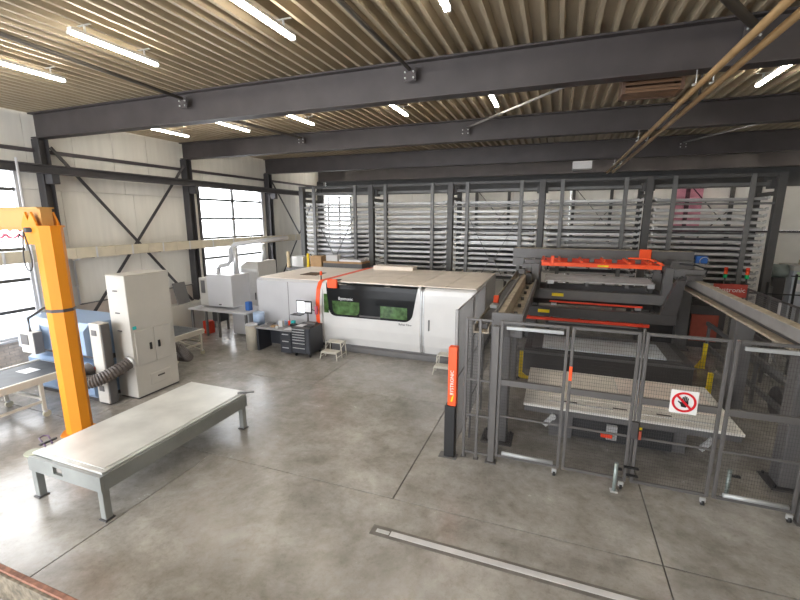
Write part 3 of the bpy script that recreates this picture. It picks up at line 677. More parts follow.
fc = thing('filter_cabinet', 'tall grey-white filter cabinet with two small doors beside blue machine', 'cabinet', (-9.9, 7.5, 0))
box('body', cab_m, -10.27, -9.62, 6.92, 8.15, .04, 3.12, fc, .012); box('plinth', mgrey, -10.25, -9.64, 6.94, 8.13, 0, .04, fc, 0)
box('top_rim', cab_m, -10.27, -9.62, 6.92, 8.15, 3.121, 3.15, fc)
for a, b in ((7.0, 7.5), (7.53, 8.02)):
    d_ = box('door', cab_m, -9.619, -9.60, a, b, .85, 1.75, fc, .006); box('handle', black, -9.599, -9.57, (7.36 if a == 7.0 else 7.6), (7.42 if a == 7.0 else 7.66), 1.2, 1.38, d_)
box('drawer', cab_m, -9.619, -9.605, 7.3, 7.9, .25, .55, fc); box('drawer_handle', mgrey, -9.604, -9.585, 7.5, 7.7, .42, .46, fc)
for z in (2.75, 2.2, 1.75): box('latch', mgrey, -10.05, -9.90, 6.90, 6.919, z, z + .03, fc)
box('sticker', teal, -9.619, -9.612, 6.98, 7.08, 1.80, 1.88, fc, 0)
def hose(pts, name, label, r=.13):
    t = thing(name, label, 'hose', pts[0])
    # smooth path
    P = [Vector(p) for p in pts]; Q = []
    for i in range(len(P) - 1):
        p0, p1, p2, p3 = P[max(i - 1, 0)], P[i], P[i + 1], P[min(i + 2, len(P) - 1)]
        for k in range(14):
            u = k / 14; Q.append(.5 * ((2 * p1) + (-p0 + p2) * u + (2 * p0 - 5 * p1 + 4 * p2 - p3) * u * u + (-p0 + 3 * p1 - 3 * p2 + p3) * u ** 3))
    Q.append(P[-1]); rr = [r * (1 + (.09 if k % 2 else -.05)) for k in range(len(Q))]
    MB().tube(Q, rr, 14, smooth=False).build('ribbed_tube', hosem, t)
    MB().tube([Q[-2], Q[-1] + (Q[-1] - Q[-2]).normalized() * .06], r * 1.12, 14).build('clamp', alu, t)
    return t
hose([(-10.42, 6.40, .92), (-10.42, 6.18, .86), (-10.25, 6.02, .76), (-9.98, 6.12, .74), (-9.80, 6.45, .84), (-9.76, 6.89, .98)], 'exhaust_hose', 'grey ribbed exhaust hose from blue machine into the filter cabinet', .145)
hose([(-9.9, 8.17, 1.0), (-9.75, 8.35, .92), (-9.7, 8.5, .7), (-9.9, 8.75, .5), (-10.4, 8.8, .45)], 'exhaust_hose', 'dark ribbed exhaust hose on the far side of filter cabinet', .12)
def conveyor(x0, x1, y0, y1, z, label, wheels):
    t = thing('belt_conveyor', label, 'conveyor', ((x0 + x1) / 2, (y0 + y1) / 2, 0))
    box('belt', rubber, x0 + .05, x1 - .05, y0, y1, z - .09, z, t, .02)
    for x in (x0, x1): box('side_rail', stool_m, x - .04, x + .04, y0, y1, z - .14, z + .02, t)
    for y in wheels:
        for x in (x0, x1):
            box('leg', stool_m, x - .03, x + .03, y - .04, y + .04, .16, z - .14, t)
            MB().tube([(x - .025, y + .03, .08), (x + .025, y + .03, .08)], .08, 14).build('caster', mat('caster_cream', (.5, .47, .36), .5), t)
            box('caster_fork', alu, x - .035, x + .035, y - .02, y + .05, .12, .18, t)
        box('cross_bar', stool_m, x0, x1, y - .03, y + .03, .42, .48, t)
    for x in (x0, x1): box('lower_rail', stool_m, x - .025, x + .025, min(wheels), max(wheels), .36, .42, t)
    MB().tube([(x0, y0, z - .06), (x1, y0, z - .06)], .055, 12).build('roller', alu, t); MB().tube([(x0, y1, z - .06), (x1, y1, z - .06)], .055, 12).build('roller', alu, t)
    return t
cv = conveyor(-12.2, -10.78, 2.6, 6.3, .95, 'belt conveyor with castors feeding the blue machine, left of crane', (3.0, 5.5))
tag(box('paper_sheet', paper, -11.75, -11.35, 5.55, 5.85, .951, .956), 'white paper sheet on the feeding belt conveyor', 'paper')
cv = conveyor(-12.6, -10.95, 8.9, 10.4, .85, 'belt conveyor behind the filter cabinet, near the brick ledge', (9.2, 10.25))
MB().bar((-10.95, 10.2, .2), (-10.95, 9.4, .7), .03).build('diagonal_strut', stool_m, cv)

# ================================================================ YELLOW JIB CRANE
jc = thing('jib_crane', 'bright yellow jib crane with thick column and horizontal arm', 'crane', (-9.35, 5.35, 0))
cx, cy = -9.33, 5.33
poly = [(cx + .235 * math.cos(R(22.5 + 45 * k)), cy + .235 * math.sin(R(22.5 + 45 * k))) for k in range(8)]
MB().prism(poly, 'z', .03, 4.32).build('column', yellow, jc); MB().prism([(cx + (p[0] - cx) * 1.12, cy + (p[1] - cy) * 1.12) for p in poly], 'z', 4.321, 4.36).build('top_plate', yellow, jc)
MB().prism([(cx + (p[0] - cx) * 1.45, cy + (p[1] - cy) * 1.45) for p in poly], 'z', 0, .03).build('base_plate', yellow, jc)
MB().prism([(cx + (p[0] - cx) * 1.05, cy + (p[1] - cy) * 1.05) for p in poly], 'z', 2.66, 2.72).build('strap', rail_m, jc)
ax = cx - .12
arm = MB(); arm.box(ax - 3.4, ax + .12, cy - .16, cy + .16, 4.68, 4.71).box(ax - 3.4, ax + .12, cy - .11, cy + .11, 4.30, 4.68).box(ax - 3.4, ax + .12, cy - .16, cy + .16, 4.27, 4.30)
MM = Matrix.Translation((ax, cy, 0)) @ Matrix.Rotation(R(6), 4, 'Z') @ Matrix.Translation((-ax, -cy, 0)); arm.v = [tuple(MM @ Vector(v)) for v in arm.v]
arm.build('arm', yelarm, jc)
for s in (-1, 1): MB().prism([(ax - .28, 4.0), (ax + .12, 4.0), (ax + .14, 4.40), (ax + .02, 4.62), (ax - .08, 4.45), (ax - .15, 4.62), (ax - .30, 4.38)], 'y', cy - .19 * 1 - .02 if s < 0 else cy + .17, cy - .17 if s < 0 else cy + .21).build('fork_plate', yellow, jc)
MB().tube([(ax - .05, cy - .3, 4.28), (ax - .05, cy + .3, 4.28)], .05, 10).build('pivot_pin', steel2, jc)
for i in range(5): MB().tube([(ax - .35 - i * .33, cy - .05, 4.27), (ax - .35 - i * .33, cy - .05, 4.24)], .03, 8).build('cable_trolley', pinkc, jc)
pts = []
for i in range(0, 41):
    u = i / 40; pts.append((ax - .3 - u * 2.2, cy - .05, 4.18 - .08 * abs(math.sin(u * math.pi * 5))))
MB().tube(pts, .022, 6).build('festoon_cable', pinkc, jc)
pts = [(ax - .05 + .12 * math.sin(u * math.pi / 10), cy - .33, 4.25 - .75 * math.sin(u * math.pi / 20) ** 1) for u in range(0, 21)]
MB().tube(pts, .012, 6).build('hanging_cable', black, jc)
MB().tube([(ax - 1.6, cy - .05, 4.2), (ax - 1.5, cy - .05, 3.8), (ax - 1.25, cy - .05, 4.2), (ax - .9, cy - .05, 3.95), (ax - .6, cy - .1, 4.2)], .012, 6).build('hanging_cable', black, jc)

# ================================================================ SHEET TABLE (front left)
tb = thing('sheet_metal_table', 'long low grey steel table with flat sheet top in the foreground left', 'table', (-6.9, 5.2, 0))
x0, x1, y0, y1, zt_ = -7.78, -6.08, 3.62, 6.78, .78
box('tabletop', galv, x0 + .04, x1 - .03, y0 + .06, y1, zt_ - .035, zt_, tb, .004)
box('top_sheet', mat('pale_sheet', (.60, .60, .57), .38, .3, .16, 1.6), x0 + .08, x1 - .10, y0 + .14, y1 + .05, zt_ + .001, zt_ + .012, tb, .002)
apm = mat('table_apron', (.27, .28, .27), .45, .3, .15, 2)
mb = MB(); z0_, z1_ = zt_ - .29, zt_ - .036
xm = -7.05
mb.box(x0, xm - .11, y0, y0 + .05, z0_, z1_).box(xm + .11, x1, y0, y0 + .05, z0_, z1_).box(xm - .11, xm + .11, y0, y0 + .05, z0_, z0_ + .07).box(xm - .11, xm + .11, y0, y0 + .05, z1_ - .06, z1_)
mb.build('end_apron', apm, tb)
box('end_apron', apm, x0, x1, y1 - .06, y1 - .01, z0_, z1_, tb)
for x in (x0, x1 - .05): box('side_apron', apm, x, x + .05, y0 + .051, y1 - .061, z0_, z1_, tb)
for x in (x0 + .07, x1 - .07):
    for y in (y0 + .07, y1 - .1): 
        box('leg', apm, x - .055, x + .055, y - .055, y + .055, .02, z0_ + .0, tb); box('foot', mgrey, x - .08, x + .08, y - .08, y + .08, 0, .02, tb)
MB().box(-.2, .14, -.03, .03, 0, .03, M=Matrix.Translation((x1 - .0, y1 + .02, zt_ + .0)) @ Matrix.Rotation(R(35), 4, 'Z')).build('corner_stop', mgrey2, tb)
MB().cyl(x0 - .02, y0 + .1, zt_ - .06, zt_ - .03, .12, 18).build('corner_disc', mat('olive_plate', (.33, .34, .24), .5), tb)
hk = thing('lifting_shackle', 'dark wire loop clamp lying at the near left table corner', 'clamp', (x0, y0 + .3, zt_))
MB().tube([(x0 + .1, y0 + .22, zt_ + .03), (x0 - .28, y0 + .34, zt_ + .03), (x0 - .32, y0 + .42, zt_ + .03), (x0 - .24, y0 + .46, zt_ + .03), (x0 + .1, y0 + .32, zt_ + .03)], .014, 8).build('loop', mat('purple_grey', (.10, .06, .12), .4, .3), hk)
box('pin', mgrey, x0 - .05, x0 + .0, y0 + .20, y0 + .46, zt_ + .012, zt_ + .05, hk)
tag(box('steel_offcut', mgrey, -9.2, -9.0, 4.55, 4.62, 0, .03), 'small dark steel offcut on the floor by the crane foot', 'offcut')

# rust-edged skip below the camera
sk = thing('steel_skip', 'rust-edged steel skip at the bottom left corner', 'skip', (-4.5, 1.4, 0))
box('side_rim', rust, -6.2, -3.2, 1.97, 2.03, .93, 1.0, sk, .008); box('side_board', oilg, -6.2, -3.2, 1.94, 1.97, .68, .985, sk, .004)
box('inner_floor', mat('skip_grey', (.45, .47, .45), .5), -6.2, -3.2, .4, 1.93, .60, .66, sk); 
for y in (1.84, 1.7): box('slat', lgrey, -6.2, -3.2, y - .03, y + .03, .661, .70, sk)
for x in (-6.0, -3.4):
    for y in (.6, 1.8): box('leg', mgrey2, x - .05, x + .05, y - .05, y + .05, 0, .60, sk)

# ================================================================ SHEET LOADER (gantry) behind the fence
gl = thing('sheet_loader', 'grey overhead sheet loading gantry with two beams on steel columns', 'gantry', (1.5, 12, 0))
RZ0, RZ1 = 2.36, 2.78
def rail(xa, xb, name):
    mb = MB(); y0, y1 = 7.75, 19.0
    mb.box(xa, xb, y0, y1, RZ0, RZ0 + .03).box(xa, xb, y0, y1, RZ1 - .03, RZ1); mb.box(xa if xa < 0 else xb - .03, xa + .03 if xa < 0 else xb, y0, y1, RZ0 + .03, RZ1 - .03)
    return mb.build(name, mgrey2 if xa > 0 else mgrey2, gl)
# left beam: open channel with dusty inside, right beam: closed box
mb = MB(); mb.box(-1.02, -.52, 7.75, 18.2, RZ0, RZ0 + .04).box(-1.02, -.97, 7.75, 18.2, RZ0 + .04, RZ1).box(-.57, -.52, 7.75, 18.2, RZ0 + .04, RZ0 + .24); mb.build('rail_beam', mgrey2, gl)
box('rail_top', dusty, -.96, -.84, 7.75, 18.2, RZ0 + .041, RZ1 - .02, gl); box('rail_top', dusty, -.84, -.58, 7.8, 18.2, RZ0 + .041, RZ0 + .12, gl)
y = 8.0
while y < 14: MB().cyl(-.72, y, RZ0 + .121, RZ0 + .20, .04, 10).build('guide_bolt', mgrey, gl); y += .9
box('rail_beam', rackl2, 3.66, 3.78, 7.75, 18.2, 2.57, RZ1, gl, .01); box('rail_web', mgrey, 3.74, 3.78, 7.75, 18.2, 2.48, 2.569, gl); box('rail_top', dusty, 3.64, 3.82, 7.75, 18.2, RZ1 + .001, RZ1 + .02, gl); box('rail_flange', mgrey2, 3.781, 4.05, 7.75, 18.2, 2.44, 2.48, gl); box('rail_flange', dusty, 3.56, 3.78, 7.75, 18.2, 2.44, 2.479, gl)
box('end_plate', mgrey2, 3.56, 4.06, 7.70, 7.749, 2.42, RZ1 + .03, gl); box('end_plate', mgrey2, -1.05, -.49, 7.70, 7.749, RZ0 - .03, RZ1 + .0, gl)
for x, y, w in ((-.9, 8.2, .38), (-1.0, 11.5, .32), (-.75, 16.4, .34), (3.98, 8.35, .40), (4.12, 11.45, .36), (4.22, 16.6, .36)):
    box('column', mgrey2, x - w / 2, x + w / 2, y - .17, y + .17, .03, RZ0 - .001 if x < 0 else 2.439, gl, .012); fp = box('foot_plate', mgrey, x - w / 2 - .12, x + w / 2 + .12, y - .28, y + .28, 0, .03, gl)
    for sx in (-1, 1):
        for sy in (-1, 1): MB().cyl(x + sx * (w / 2 + .06), y + sy * .22, .03, .07, .025, 6).build('anchor_bolt', black, fp)
# cable chain on a lower tray left of the left beam
ct = MB(); ct.box(-1.42, -1.12, 7.9, 17.5, 2.30, 2.33).box(-1.42, -1.40, 7.9, 17.5, 2.33, 2.45).box(-1.14, -1.12, 7.9, 17.5, 2.33, 2.45); tr = ct.build('cable_tray', dusty, gl)
y = 8.1; lk = 0
while y < 14.5: box('chain_link', mgrey, -1.37, -1.18, y, y + .085, 2.34, 2.44, gl, .01); y += .11
box('sensor', orange, -1.38, -1.26, 10.3, 10.42, 2.45, 2.62, gl); box('sensor', alu, -1.36, -1.2, 9.6, 9.9, 2.45, 2.52, gl)
for y in (8.2, 12.0, 16.4): box('tray_arm', mgrey2, -1.40, -1.10 + .02, y - .03, y + .03, 2.26, 2.299, gl)
# top portal beam at the back
box('portal_beam', mgrey2, -1.5, 4.18, 15.95, 16.35, 3.08, 3.42, gl, .01); box('portal_top', dusty, -1.48, 4.16, 15.97, 16.33, 3.421, 3.435, gl)
for x in (-1.3, 3.97): box('portal_leg', mgrey2, x - .2, x + .2, 15.97, 16.33, 2.79, 3.079, gl)
box('drive_unit', mgrey2, 3.4, 4.0, 15.2, 15.9, 2.81, 3.18, gl, .02)
os_ = thing('orange_sign_box', 'orange square lamp housing on the gantry top beam', 'sign box', (2.8, 15.9, 3.15))
MB().box(2.60, 2.95, 15.84, 15.945, 3.16, 3.48, bev=.02).build('housing', orange, os_)
bx = thing('electric_box', 'blue and white electric box with coiled cable by the gantry end', 'electric box', (4.6, 16.1, 2.8))
box('blue_housing', bluem, 4.24, 4.58, 16.0, 16.3, 3.06, 3.30, bx, .02); box('white_housing', white, 4.24, 4.50, 16.0, 16.3, 2.78, 3.055, bx, .01); box('bracket', mgrey2, 4.181, 4.239, 16.05, 16.25, 3.1, 3.2, bx)
MB().tube([(4.48 + .13 * math.cos(a * .5), 15.98, 3.14 + .13 * math.sin(a * .5)) for a in range(13)], .014, 6).build('cable_coil', alu, bx)
# loader carriage (upper cradle) and lower cradle
def cradle(label, yf, yb, m, xl, xr, lugz, zb0, zb1, slant, name):
    t = thing(name, label, 'cradle', ((xl + xr) / 2, (yf + yb) / 2, zb0))
    for y in (yf, yb):
        box('cross_member', m, xl, xr, y, y + .22, zb0, zb1, t, .01)
        MB().prism([(xl, zb1), (xl + .22, zb1), (xl + .16, lugz), (xl - .04, lugz)], 'y', y, y + .22).build('side_arm', m, t)
        MB().prism([(xr - .24 - slant * 1.5, zb1), (xr, zb1), (xr + slant, lugz), (xr + slant - .2, lugz)], 'y', y, y + .22).build('side_arm', m, t)
    for x in (xl + .03, xr - .2): box('long_member', m, x, x + .14, yf + .221, yb - .001, zb0 + .02, zb1 - .02, t)
    return t
c1 = cradle('upper grey cradle of the loader holding the roller bed', 13.9, 15.3, mgrey2, -.66, 3.2, 3.08, 1.98, 2.28, -.0, 'loader_cradle')
for y in (13.9, 15.3):
    box('lug', mgrey2, -1.0, -.70, y, y + .22, 2.82, 3.08, c1, .01); box('lug', mgrey2, 3.21, 3.98, y, y + .22, 2.84, 3.06, c1, .01)
box('label_plate', yelb, -.05, .30, 13.885, 13.899, 2.08, 2.18, c1, 0)
MB().tube([(3.42, 13.86, 2.86), (3.30, 13.86, 2.8), (3.26, 13.86, 2.3), (3.0, 13.86, 1.95)], .025, 8).build('cable', black, c1)
MB().tube([(3.95, 13.86, 2.95), (4.0, 13.86, 3.1), (3.7, 13.86, 3.2), (3.3, 13.86, 3.22)], .025, 8).build('cable', black, c1)
c2 = cradle('lower wider grey cradle of the loader under the first', 13.45, 15.6, mgrey, -.84, 3.30, 2.80, 1.50, 1.80, .12, 'loader_cradle')
box('label_plate', yelb, -.42, -.08, 13.435, 13.449, 1.62, 1.72, c2, 0)
for y in (13.45, 15.6): box('lug', mgrey, -1.05, -.88, y, y + .22, 2.79, 2.95, c2, .01); box('lug', mgrey, 3.42, 3.8, y, y + .22, 2.805, 2.95, c2, .01)
# orange suction frame
sf = thing('suction_frame', 'bright orange-red suction lifting frame hanging in the gantry', 'lifting frame', (1.2, 14.8, 3.0))
for y, z in ((14.0, 3.08), (14.75, 3.1), (15.15, 3.12)): MB().bar((-.42, y, z), (2.9, y, z), .09, .11).build('long_tube', redor if y > 14.1 else orange, sf)
for x in (-.4, .1, .75, 1.4, 2.05, 2.6, 2.88): MB().bar((x, 13.98, 3.18), (x, 15.2, 3.2), .07, .06).build('cross_tube', orange, sf)
for x in (-.35, .2, .85, 1.5, 2.1, 2.8):
    for y in (14.05, 14.9): MB().tube([(x + .12, y, 3.02), (x + .12, y, 2.93), (x + .12, y, 2.90)], [.015, .02, .05], 10).build('suction_cup', black, sf)
for x in (.35, 1.0, 1.65, 2.3): box('valve', mgrey2, x, x + .14, 14.5, 14.62, 3.12, 3.24, sf)
box('cylinder', orange, -.15, -.05, 13.93, 14.03, 3.02, 3.34, sf); box('label_plate', yelb, 1.2, 1.5, 13.94, 13.952, 3.05, 3.1, sf, 0)
MB().tube([(2.95, 14.0, 3.15), (2.6, 14.3, 3.3), (2.1, 14.6, 3.28)], .03, 8).build('hose', orange, sf)
for x in (-.3, 2.75): 
    for y in (14.1, 15.1): box('hanger', mgrey, x - .03, x + .03, y - .03, y + .03, 3.2, 3.24, sf)
# roller bed
rb = thing('roller_bed', 'light grey bed of steel slats lying in upper loader cradle', 'roller bed', (1.2, 14.8, 2.4))
for i in range(14): box('slat', cass, -.30 + .03 * (i % 2), 2.78 + .03 * (i % 3), 14.05 + i * .09, 14.11 + i * .09, 2.52 + .004 * i, 2.56 + .004 * i, rb, .004)
for x in (-.25, .9, 2.0, 2.65): box('bearer', mgrey2, x, x + .1, 14.0, 15.3, 2.42, 2.519, rb)
for x in (-.2, 2.6): box('end_bracket', alu, x, x + .18, 13.98, 14.05, 2.45, 2.58, rb)
for x in (-.22, 2.68): box('support', mgrey, x, x + .08, 14.13, 14.6, 2.29, 2.419, rb)
rt_ = thing('red_guide_bar', 'thin red guide bar between upper and lower loader cradles', 'guide bar', (1.2, 14.2, 2.0))
MB().bar((-.1, 13.85, 1.92), (2.5, 13.85, 1.90), .05).build('bar', redor, rt_)
for x in (-.05, 2.3): box('mount', alu, x, x + .16, 13.75, 13.87, 1.81, 1.88, rt_)
lf = thing('lower_suction_frame', 'dark red-orange frame below the lower loader cradle', 'lifting frame', (1.1, 14.6, 1.3))
for y in (13.7, 14.6, 15.4): MB().bar((-.8, y, 1.38), (2.7, y, 1.38), .08, .09).build('long_tube', redor, lf)
for x in (-.7, .0, .8, 1.6, 2.5): MB().bar((x, 13.7, 1.44), (x, 15.4, 1.44), .07, .05).build('cross_tube', redor, lf)

# rear lift table with sheet stack
rt = thing('rear_lift_table', 'dark grey box-shaped lift table behind the front sheet table', 'lift table', (1.45, 13.9, 0))
box('base', mgrey, -.72, 3.64, 12.62, 14.7, .0, .66, rt, .01); box('front_ledge', mgrey2, -.72, 3.64, 12.55, 12.619, .54, .60, rt); box('deck', mgrey2, -.5, 3.4, 12.75, 14.6, .661, .70, rt)
tag(box('blue_sheet_stack', mat('bluish_sheet', (.60, .65, .70), .4, .0, .08, 2), -.2, 3.0, 12.66, 14.05, .701, .75, None, .003), 'bluish-white sheet stack on rear lift table', 'sheet metal')
tag(box('steel_sheet', sheetl, -.1, 2.7, 15.2 - .0 + .05, 16.2, .9, .93, None, .003), 'grey sheet resting on trestles behind the rear lift table', 'sheet metal')
ts = thing('low_trestle', 'dark trestle carrying a grey sheet behind rear lift table', 'trestle', (1.3, 15.7, 0))
box('top', mgrey, -.2, 2.8, 15.25, 16.2, .82, .899, ts)
for x in (-.1, 2.7): box('leg', mgrey, x - .05, x + .05, 15.6, 15.8, 0, .82, ts)

# front sheet table
ft = thing('front_sheet_table', 'wide pale steel sheet table behind the mesh fence', 'table', (1.4, 9.4, 0))
FX0, FX1, FY0, FY1, FZ = -.42, 3.28, 8.30, 10.5, .82
box('deck', mat('table_deck', (.74, .72, .68), .5, .0, .12, 2), FX0, FX1, FY0, FY1, FZ - .05, FZ, ft, .004)
box('front_beam', mgrey2, FX0 + .02, FX1 - .03, FY0 + .02, FY0 + .10, FZ - .17, FZ - .051, ft); box('rear_beam', mgrey2, FX0 + .02, FX1 - .03, FY1 - .1, FY1 - .02, FZ - .17, FZ - .051, ft)
for x in (FX0 + .05, FX1 - .14): box('side_beam', mgrey2, x, x + .09, FY0 + .101, FY1 - .101, FZ - .17, FZ - .051, ft)
box('drive_housing', mat('drive_dark', (.03, .03, .032), .6), .55, 2.35, 8.75, 10.1, .04, .64, ft)
for a, b in ((.1, .55), (2.1, 2.6)): box('leg_box', mgrey2, a, b, 8.7 if a < 1 else 8.85, 9.15, .0, .65, ft, .01)
box('bench_leg', mgrey2, 2.7, 2.9, 9.9, 10.2, 0, .65, ft); box('bench_leg', mgrey2, .0, .2, 9.9, 10.2, 0, .65, ft)
for x in (.35, 1.25, 2.0): box('slot', mgrey, x, x + .25, 8.62, 8.68, FZ + .001, FZ + .004, ft, 0)
box('edge_stop', alu, .05, 1.25, 8.55, 8.585, FZ + .001, FZ + .02, ft); box('edge_stop', alu, 1.6, 2.9, 8.52, 8.555, FZ + .001, FZ + .02, ft)
for cx_, s in ((.10, 1), (2.75, 1)):
    t_ = MB().bar((cx_ - .10, 8.28, .42), (cx_ + .07, 8.28, .66), .09, .05, up=(0, 1, 0)).build('clamp_arm', alu, ft); MB().tube([(cx_ + .05, 8.24, .62), (cx_ + .05, 8.30, .62)], .06, 12).build('clamp_pivot', alu, ft)
box('red_handle', redor, 1.02, 1.22, 8.14, 8.20, .42, .48, ft); box('grey_bracket', alu, 1.12, 1.30, 8.2, 8.29, .36, .64, ft); box('yellow_label', yelb, 1.50, 1.72, 8.285, 8.299, .62, .67, ft, 0)
for (a, b, c, d, z, lab, m_) in ((.05, 1.42, 8.85, 10.35, 1, 'pale sheet on the front table, left of its centre', mat('sheet_warm', (.80, .76, .70), .5, .0, .08, 2)), (1.46, 3.1, 8.95, 10.4, 1, 'reddish-tinted sheet on the right half of the front table', mat('sheet_pinkish', (.82, .73, .68), .5, .0, .12, 1.2))):
    tag(box('steel_sheet', m_, a, b, c, d, FZ + .001, FZ + .012, None, .002), lab, 'sheet metal')
# yellow bollards / guide posts
for x, y, lab, L in ((-.72, 11.9, 'yellow guard post by the left gantry column', -1), (4.3, 14.6, 'yellow angled guard post behind the rear lift table', 1), (3.9, 12.1, 'yellow guard post right of the front sheet table', 1)):
    t = thing('guard_post', lab, 'guard post', (x, y, 0), 'yellow guard posts')
    xx = x + .1 if x > 0 else x + .05
    xx = {-.72: -.74, 4.3: 4.42, 3.9: 3.86}[x]
    box('upright', yelb, xx - .05, xx + .05, y - .05, y + .05, .03, .66 if y < 13 and x > 0 else .78, t, .006); box('foot', yelb, xx - (.22 if x > 0 else .05), xx + (.05 if x > 0 else .28), y - .09, y + .09, 0, .03, t)
    MB().prism([(xx - .05, .03), (xx - .2, .03), (xx - .05, .3)] if x > 0 else [(xx + .05, .03), (xx + .2, .03), (xx + .05, .15)], 'y', y - .02, y + .02).build('gusset', yelb, t)
# red machine behind, right
rm = thing('red_machine', 'red and grey machine with white lettering right of the gantry', 'machine', (5.2, 17, 0))
box('body', mgrey, 3.3, 4.5, 17.0, 18.2, .0, 1.9, rm, .01); box('red_panel', dkred, 4.2, 4.5, 16.95, 16.999, 1.0, 1.7, rm); box('side_body', mgrey, 4.51, 5.6, 17.0, 18.2, 0, 1.5, rm, .01)
box('red_cover', dkred, 4.6, 5.4, 16.94, 16.999, .25, 1.2, rm); nb = box('name_board', mat('muted_red', (.50, .07, .05), .6), 5.1, 6.05, 16.9, 16.96, 1.88, 2.32, rm)
for x in (5.2, 5.95): box('board_post', mgrey, x, x + .06, 16.97, 17.03 - .035, 0, 2.3, rm)
text('lettering', 'Bystronic', .22, (5.58, 16.895, 2.12), (R(90), 0, 0), signw, nb)
for x, y, lab in ((5.42, 17.0, 'red and green signal lamp left of two, beside rack foot'), (6.02, 17.0, 'red and green signal lamp right of two, beside rack foot')):
    t = thing('signal_lamp', lab, 'signal lamp', (x, y, 2.33), 'signal lamps'); x_ = x - .03
    zb_ = 2.321; box('stand', mgrey, x_ - .02, x_ + .02, 16.91, 16.95, zb_, zb_ + .2, t)
    MB().cyl(x_, 16.93, zb_ + .2, zb_ + .33, .055, 12).build('green_lens', greenl, t); MB().cyl(x_, 16.93, zb_ + .33, zb_ + .46, .055, 12).build('amber_lens', orange, t); MB().cyl(x_, 16.93, zb_ + .46, zb_ + .56, .055, 12).build('red_lens', redor, t)
# grey rounded tank and struts seen right of the gantry
tk = thing('round_tank', 'dark rounded grey tank on the floor right of the gantry column', 'tank', (5.15, 11.2, 0))
MB().tube([(4.85, 11.2, .42), (5.45, 11.2, .42)], .36, 20).build('drum', mgrey, tk); box('cradle', mgrey2, 4.9, 5.4, 10.95, 11.45, 0, .10, tk)
for x, lab in ((4.75, 'long grey side conveyor rail right of the gantry columns, nearer one'), (5.55, 'long grey side conveyor rail right of the gantry columns, farther one')):
    t = thing('conveyor_rail', lab, 'rail', (x, 11, 0), 'side conveyor rails')
    for z in (.45, 1.15): box('beam', mgrey2, x - .04, x + .04, 8.6, 15.8, z - .06, z + .06, t)
    for y in (8.7, 10.4, 12.1, 13.8, 15.6):
        box('post', mgrey2, x - .035, x + .035, y - .05, y + .05, 0, 1.09, t)
    MB().bar((x + .05, 8.8, .1), (x + .05, 10.3, 1.05), .03, .05).build('brace', rackl2, t); MB().bar((x + .05, 12.2, .1), (x + .05, 13.7, 1.05), .03, .05).build('brace', rackl2, t)

# ================================================================ FENCE
FYF = 7.28
meshcache = {}
def mesh_panel(x0, x1, z0, z1, y, parent, dx=.035, dz=.06, r=.0013):
    mb = MB(); x = x0
    while x <= x1: mb.box(x - r, x + r, y - r, y + r, z0, z1); x += dx
    z = z0
    while z <= z1: mb.box(x0, x1, y - r, y + r, z - r, z + r); z += dz
    o = mb.build('wire_mesh', wire, parent); o['kind'] = 'stuff'; return o
def mesh_panel_y(y0, y1, z0, z1, x, parent, d=.05, r=.0022, wire=rackl2):
    mb = MB(); y = y0
    while y <= y1: mb.box(x - r, x + r, y - r, y + r, z0, z1); y += d
    z = z0
    while z <= z1: mb.box(x - r, x + r, y0, y1, z - r, z + r); z += d
    o = mb.build('wire_mesh', wire, parent); o['kind'] = 'stuff'; return o
FT = 2.74
fixed = thing('fence_section', 'narrow mesh fence section beside the black and orange post', 'fence', (-1.15, FYF, 0))
for x in (-1.42, -1.18): box('post', fencem, x - .025, x + .025, FYF - .025, FYF + .025, 0, FT, fixed)
box('post', fencem, -.96, -.84, FYF - .05, FYF + .05, .02, FT - .1, fixed); box('foot', fencem, -1.0, -.8, FYF - .1, FYF + .08, 0, .02, fixed)
for x in (-1.42, -1.18): box('foot', fencem, x - .05, x + .05, FYF - .06, FYF + .05, 0, .012, fixed)
for z in (.12, .88, 1.58, FT - .02): box('rail', fencem, -1.42, -.96, FYF - .015, FYF + .015, z - .02, z + .02, fixed)
mesh_panel(-1.40, -.97, .12, FT, FYF, fixed)
def gate(x0, x1, label, silver_top, silver_bot, group='mesh gate leaves'):
    t = thing('mesh_gate', label, 'gate', ((x0 + x1) / 2, FYF, .0), group)
    for x in (x0, x1): box('stile', fencem, x - .025, x + .025, FYF - .025, FYF + .025, .13, FT, t)
    box('top_rail', fencem, x0 + .025, x1 - .025, FYF - .02, FYF + .02, FT - .05, FT, t); box('bottom_rail', fencem, x0 + .025, x1 - .025, FYF - .02, FYF + .02, .13, .18, t)
    box('mid_rail', fencem, x0 + .025, x1 - .025, FYF - .03, FYF + .03, 1.55, 1.66, t); box('thin_rail', fencem, x0 + .025, x1 - .025, FYF - .015, FYF + .015, .93, .965, t)
    if silver_bot: MB().tube([(x0 + .1, FYF - .05, .24), (x1 - .08, FYF - .05, .24)], .036, 10).build('bottom_damper', damper, t)
    if silver_top: box('top_damper', damper, x0 + .08, x1 - .06, FYF - .07, FYF - .021, 2.60, 2.66, t)
    mesh_panel(x0 + .03, x1 - .03, .18, FT - .05, FYF, t)
    c_ = MB().tube([(x1 - .07, FYF - .05, .045), (x1 - .03, FYF - .05, .045)], .045, 12).build('caster', black, t); box('caster_fork', alu, x1 - .09, x1 - .01, FYF - .07, FYF - .03, .05, .129, t)
    return t
g1 = gate(-.80, .27, 'leftmost mesh gate leaf with silver bottom damper', True, True)
g2 = gate(.36, 1.33, 'second mesh gate leaf from left, before the front sheet table', False, False)
g3 = gate(1.44, 2.50, 'third mesh gate leaf carrying the no-hand sign', False, False)
g4 = gate(2.60, 3.60, 'rightmost mesh gate leaf with silver top and bottom dampers', True, True)
box('orange_mark', orange, .335, .385, FYF - .035, FYF - .026, 1.80, 2.05, g2, 0)
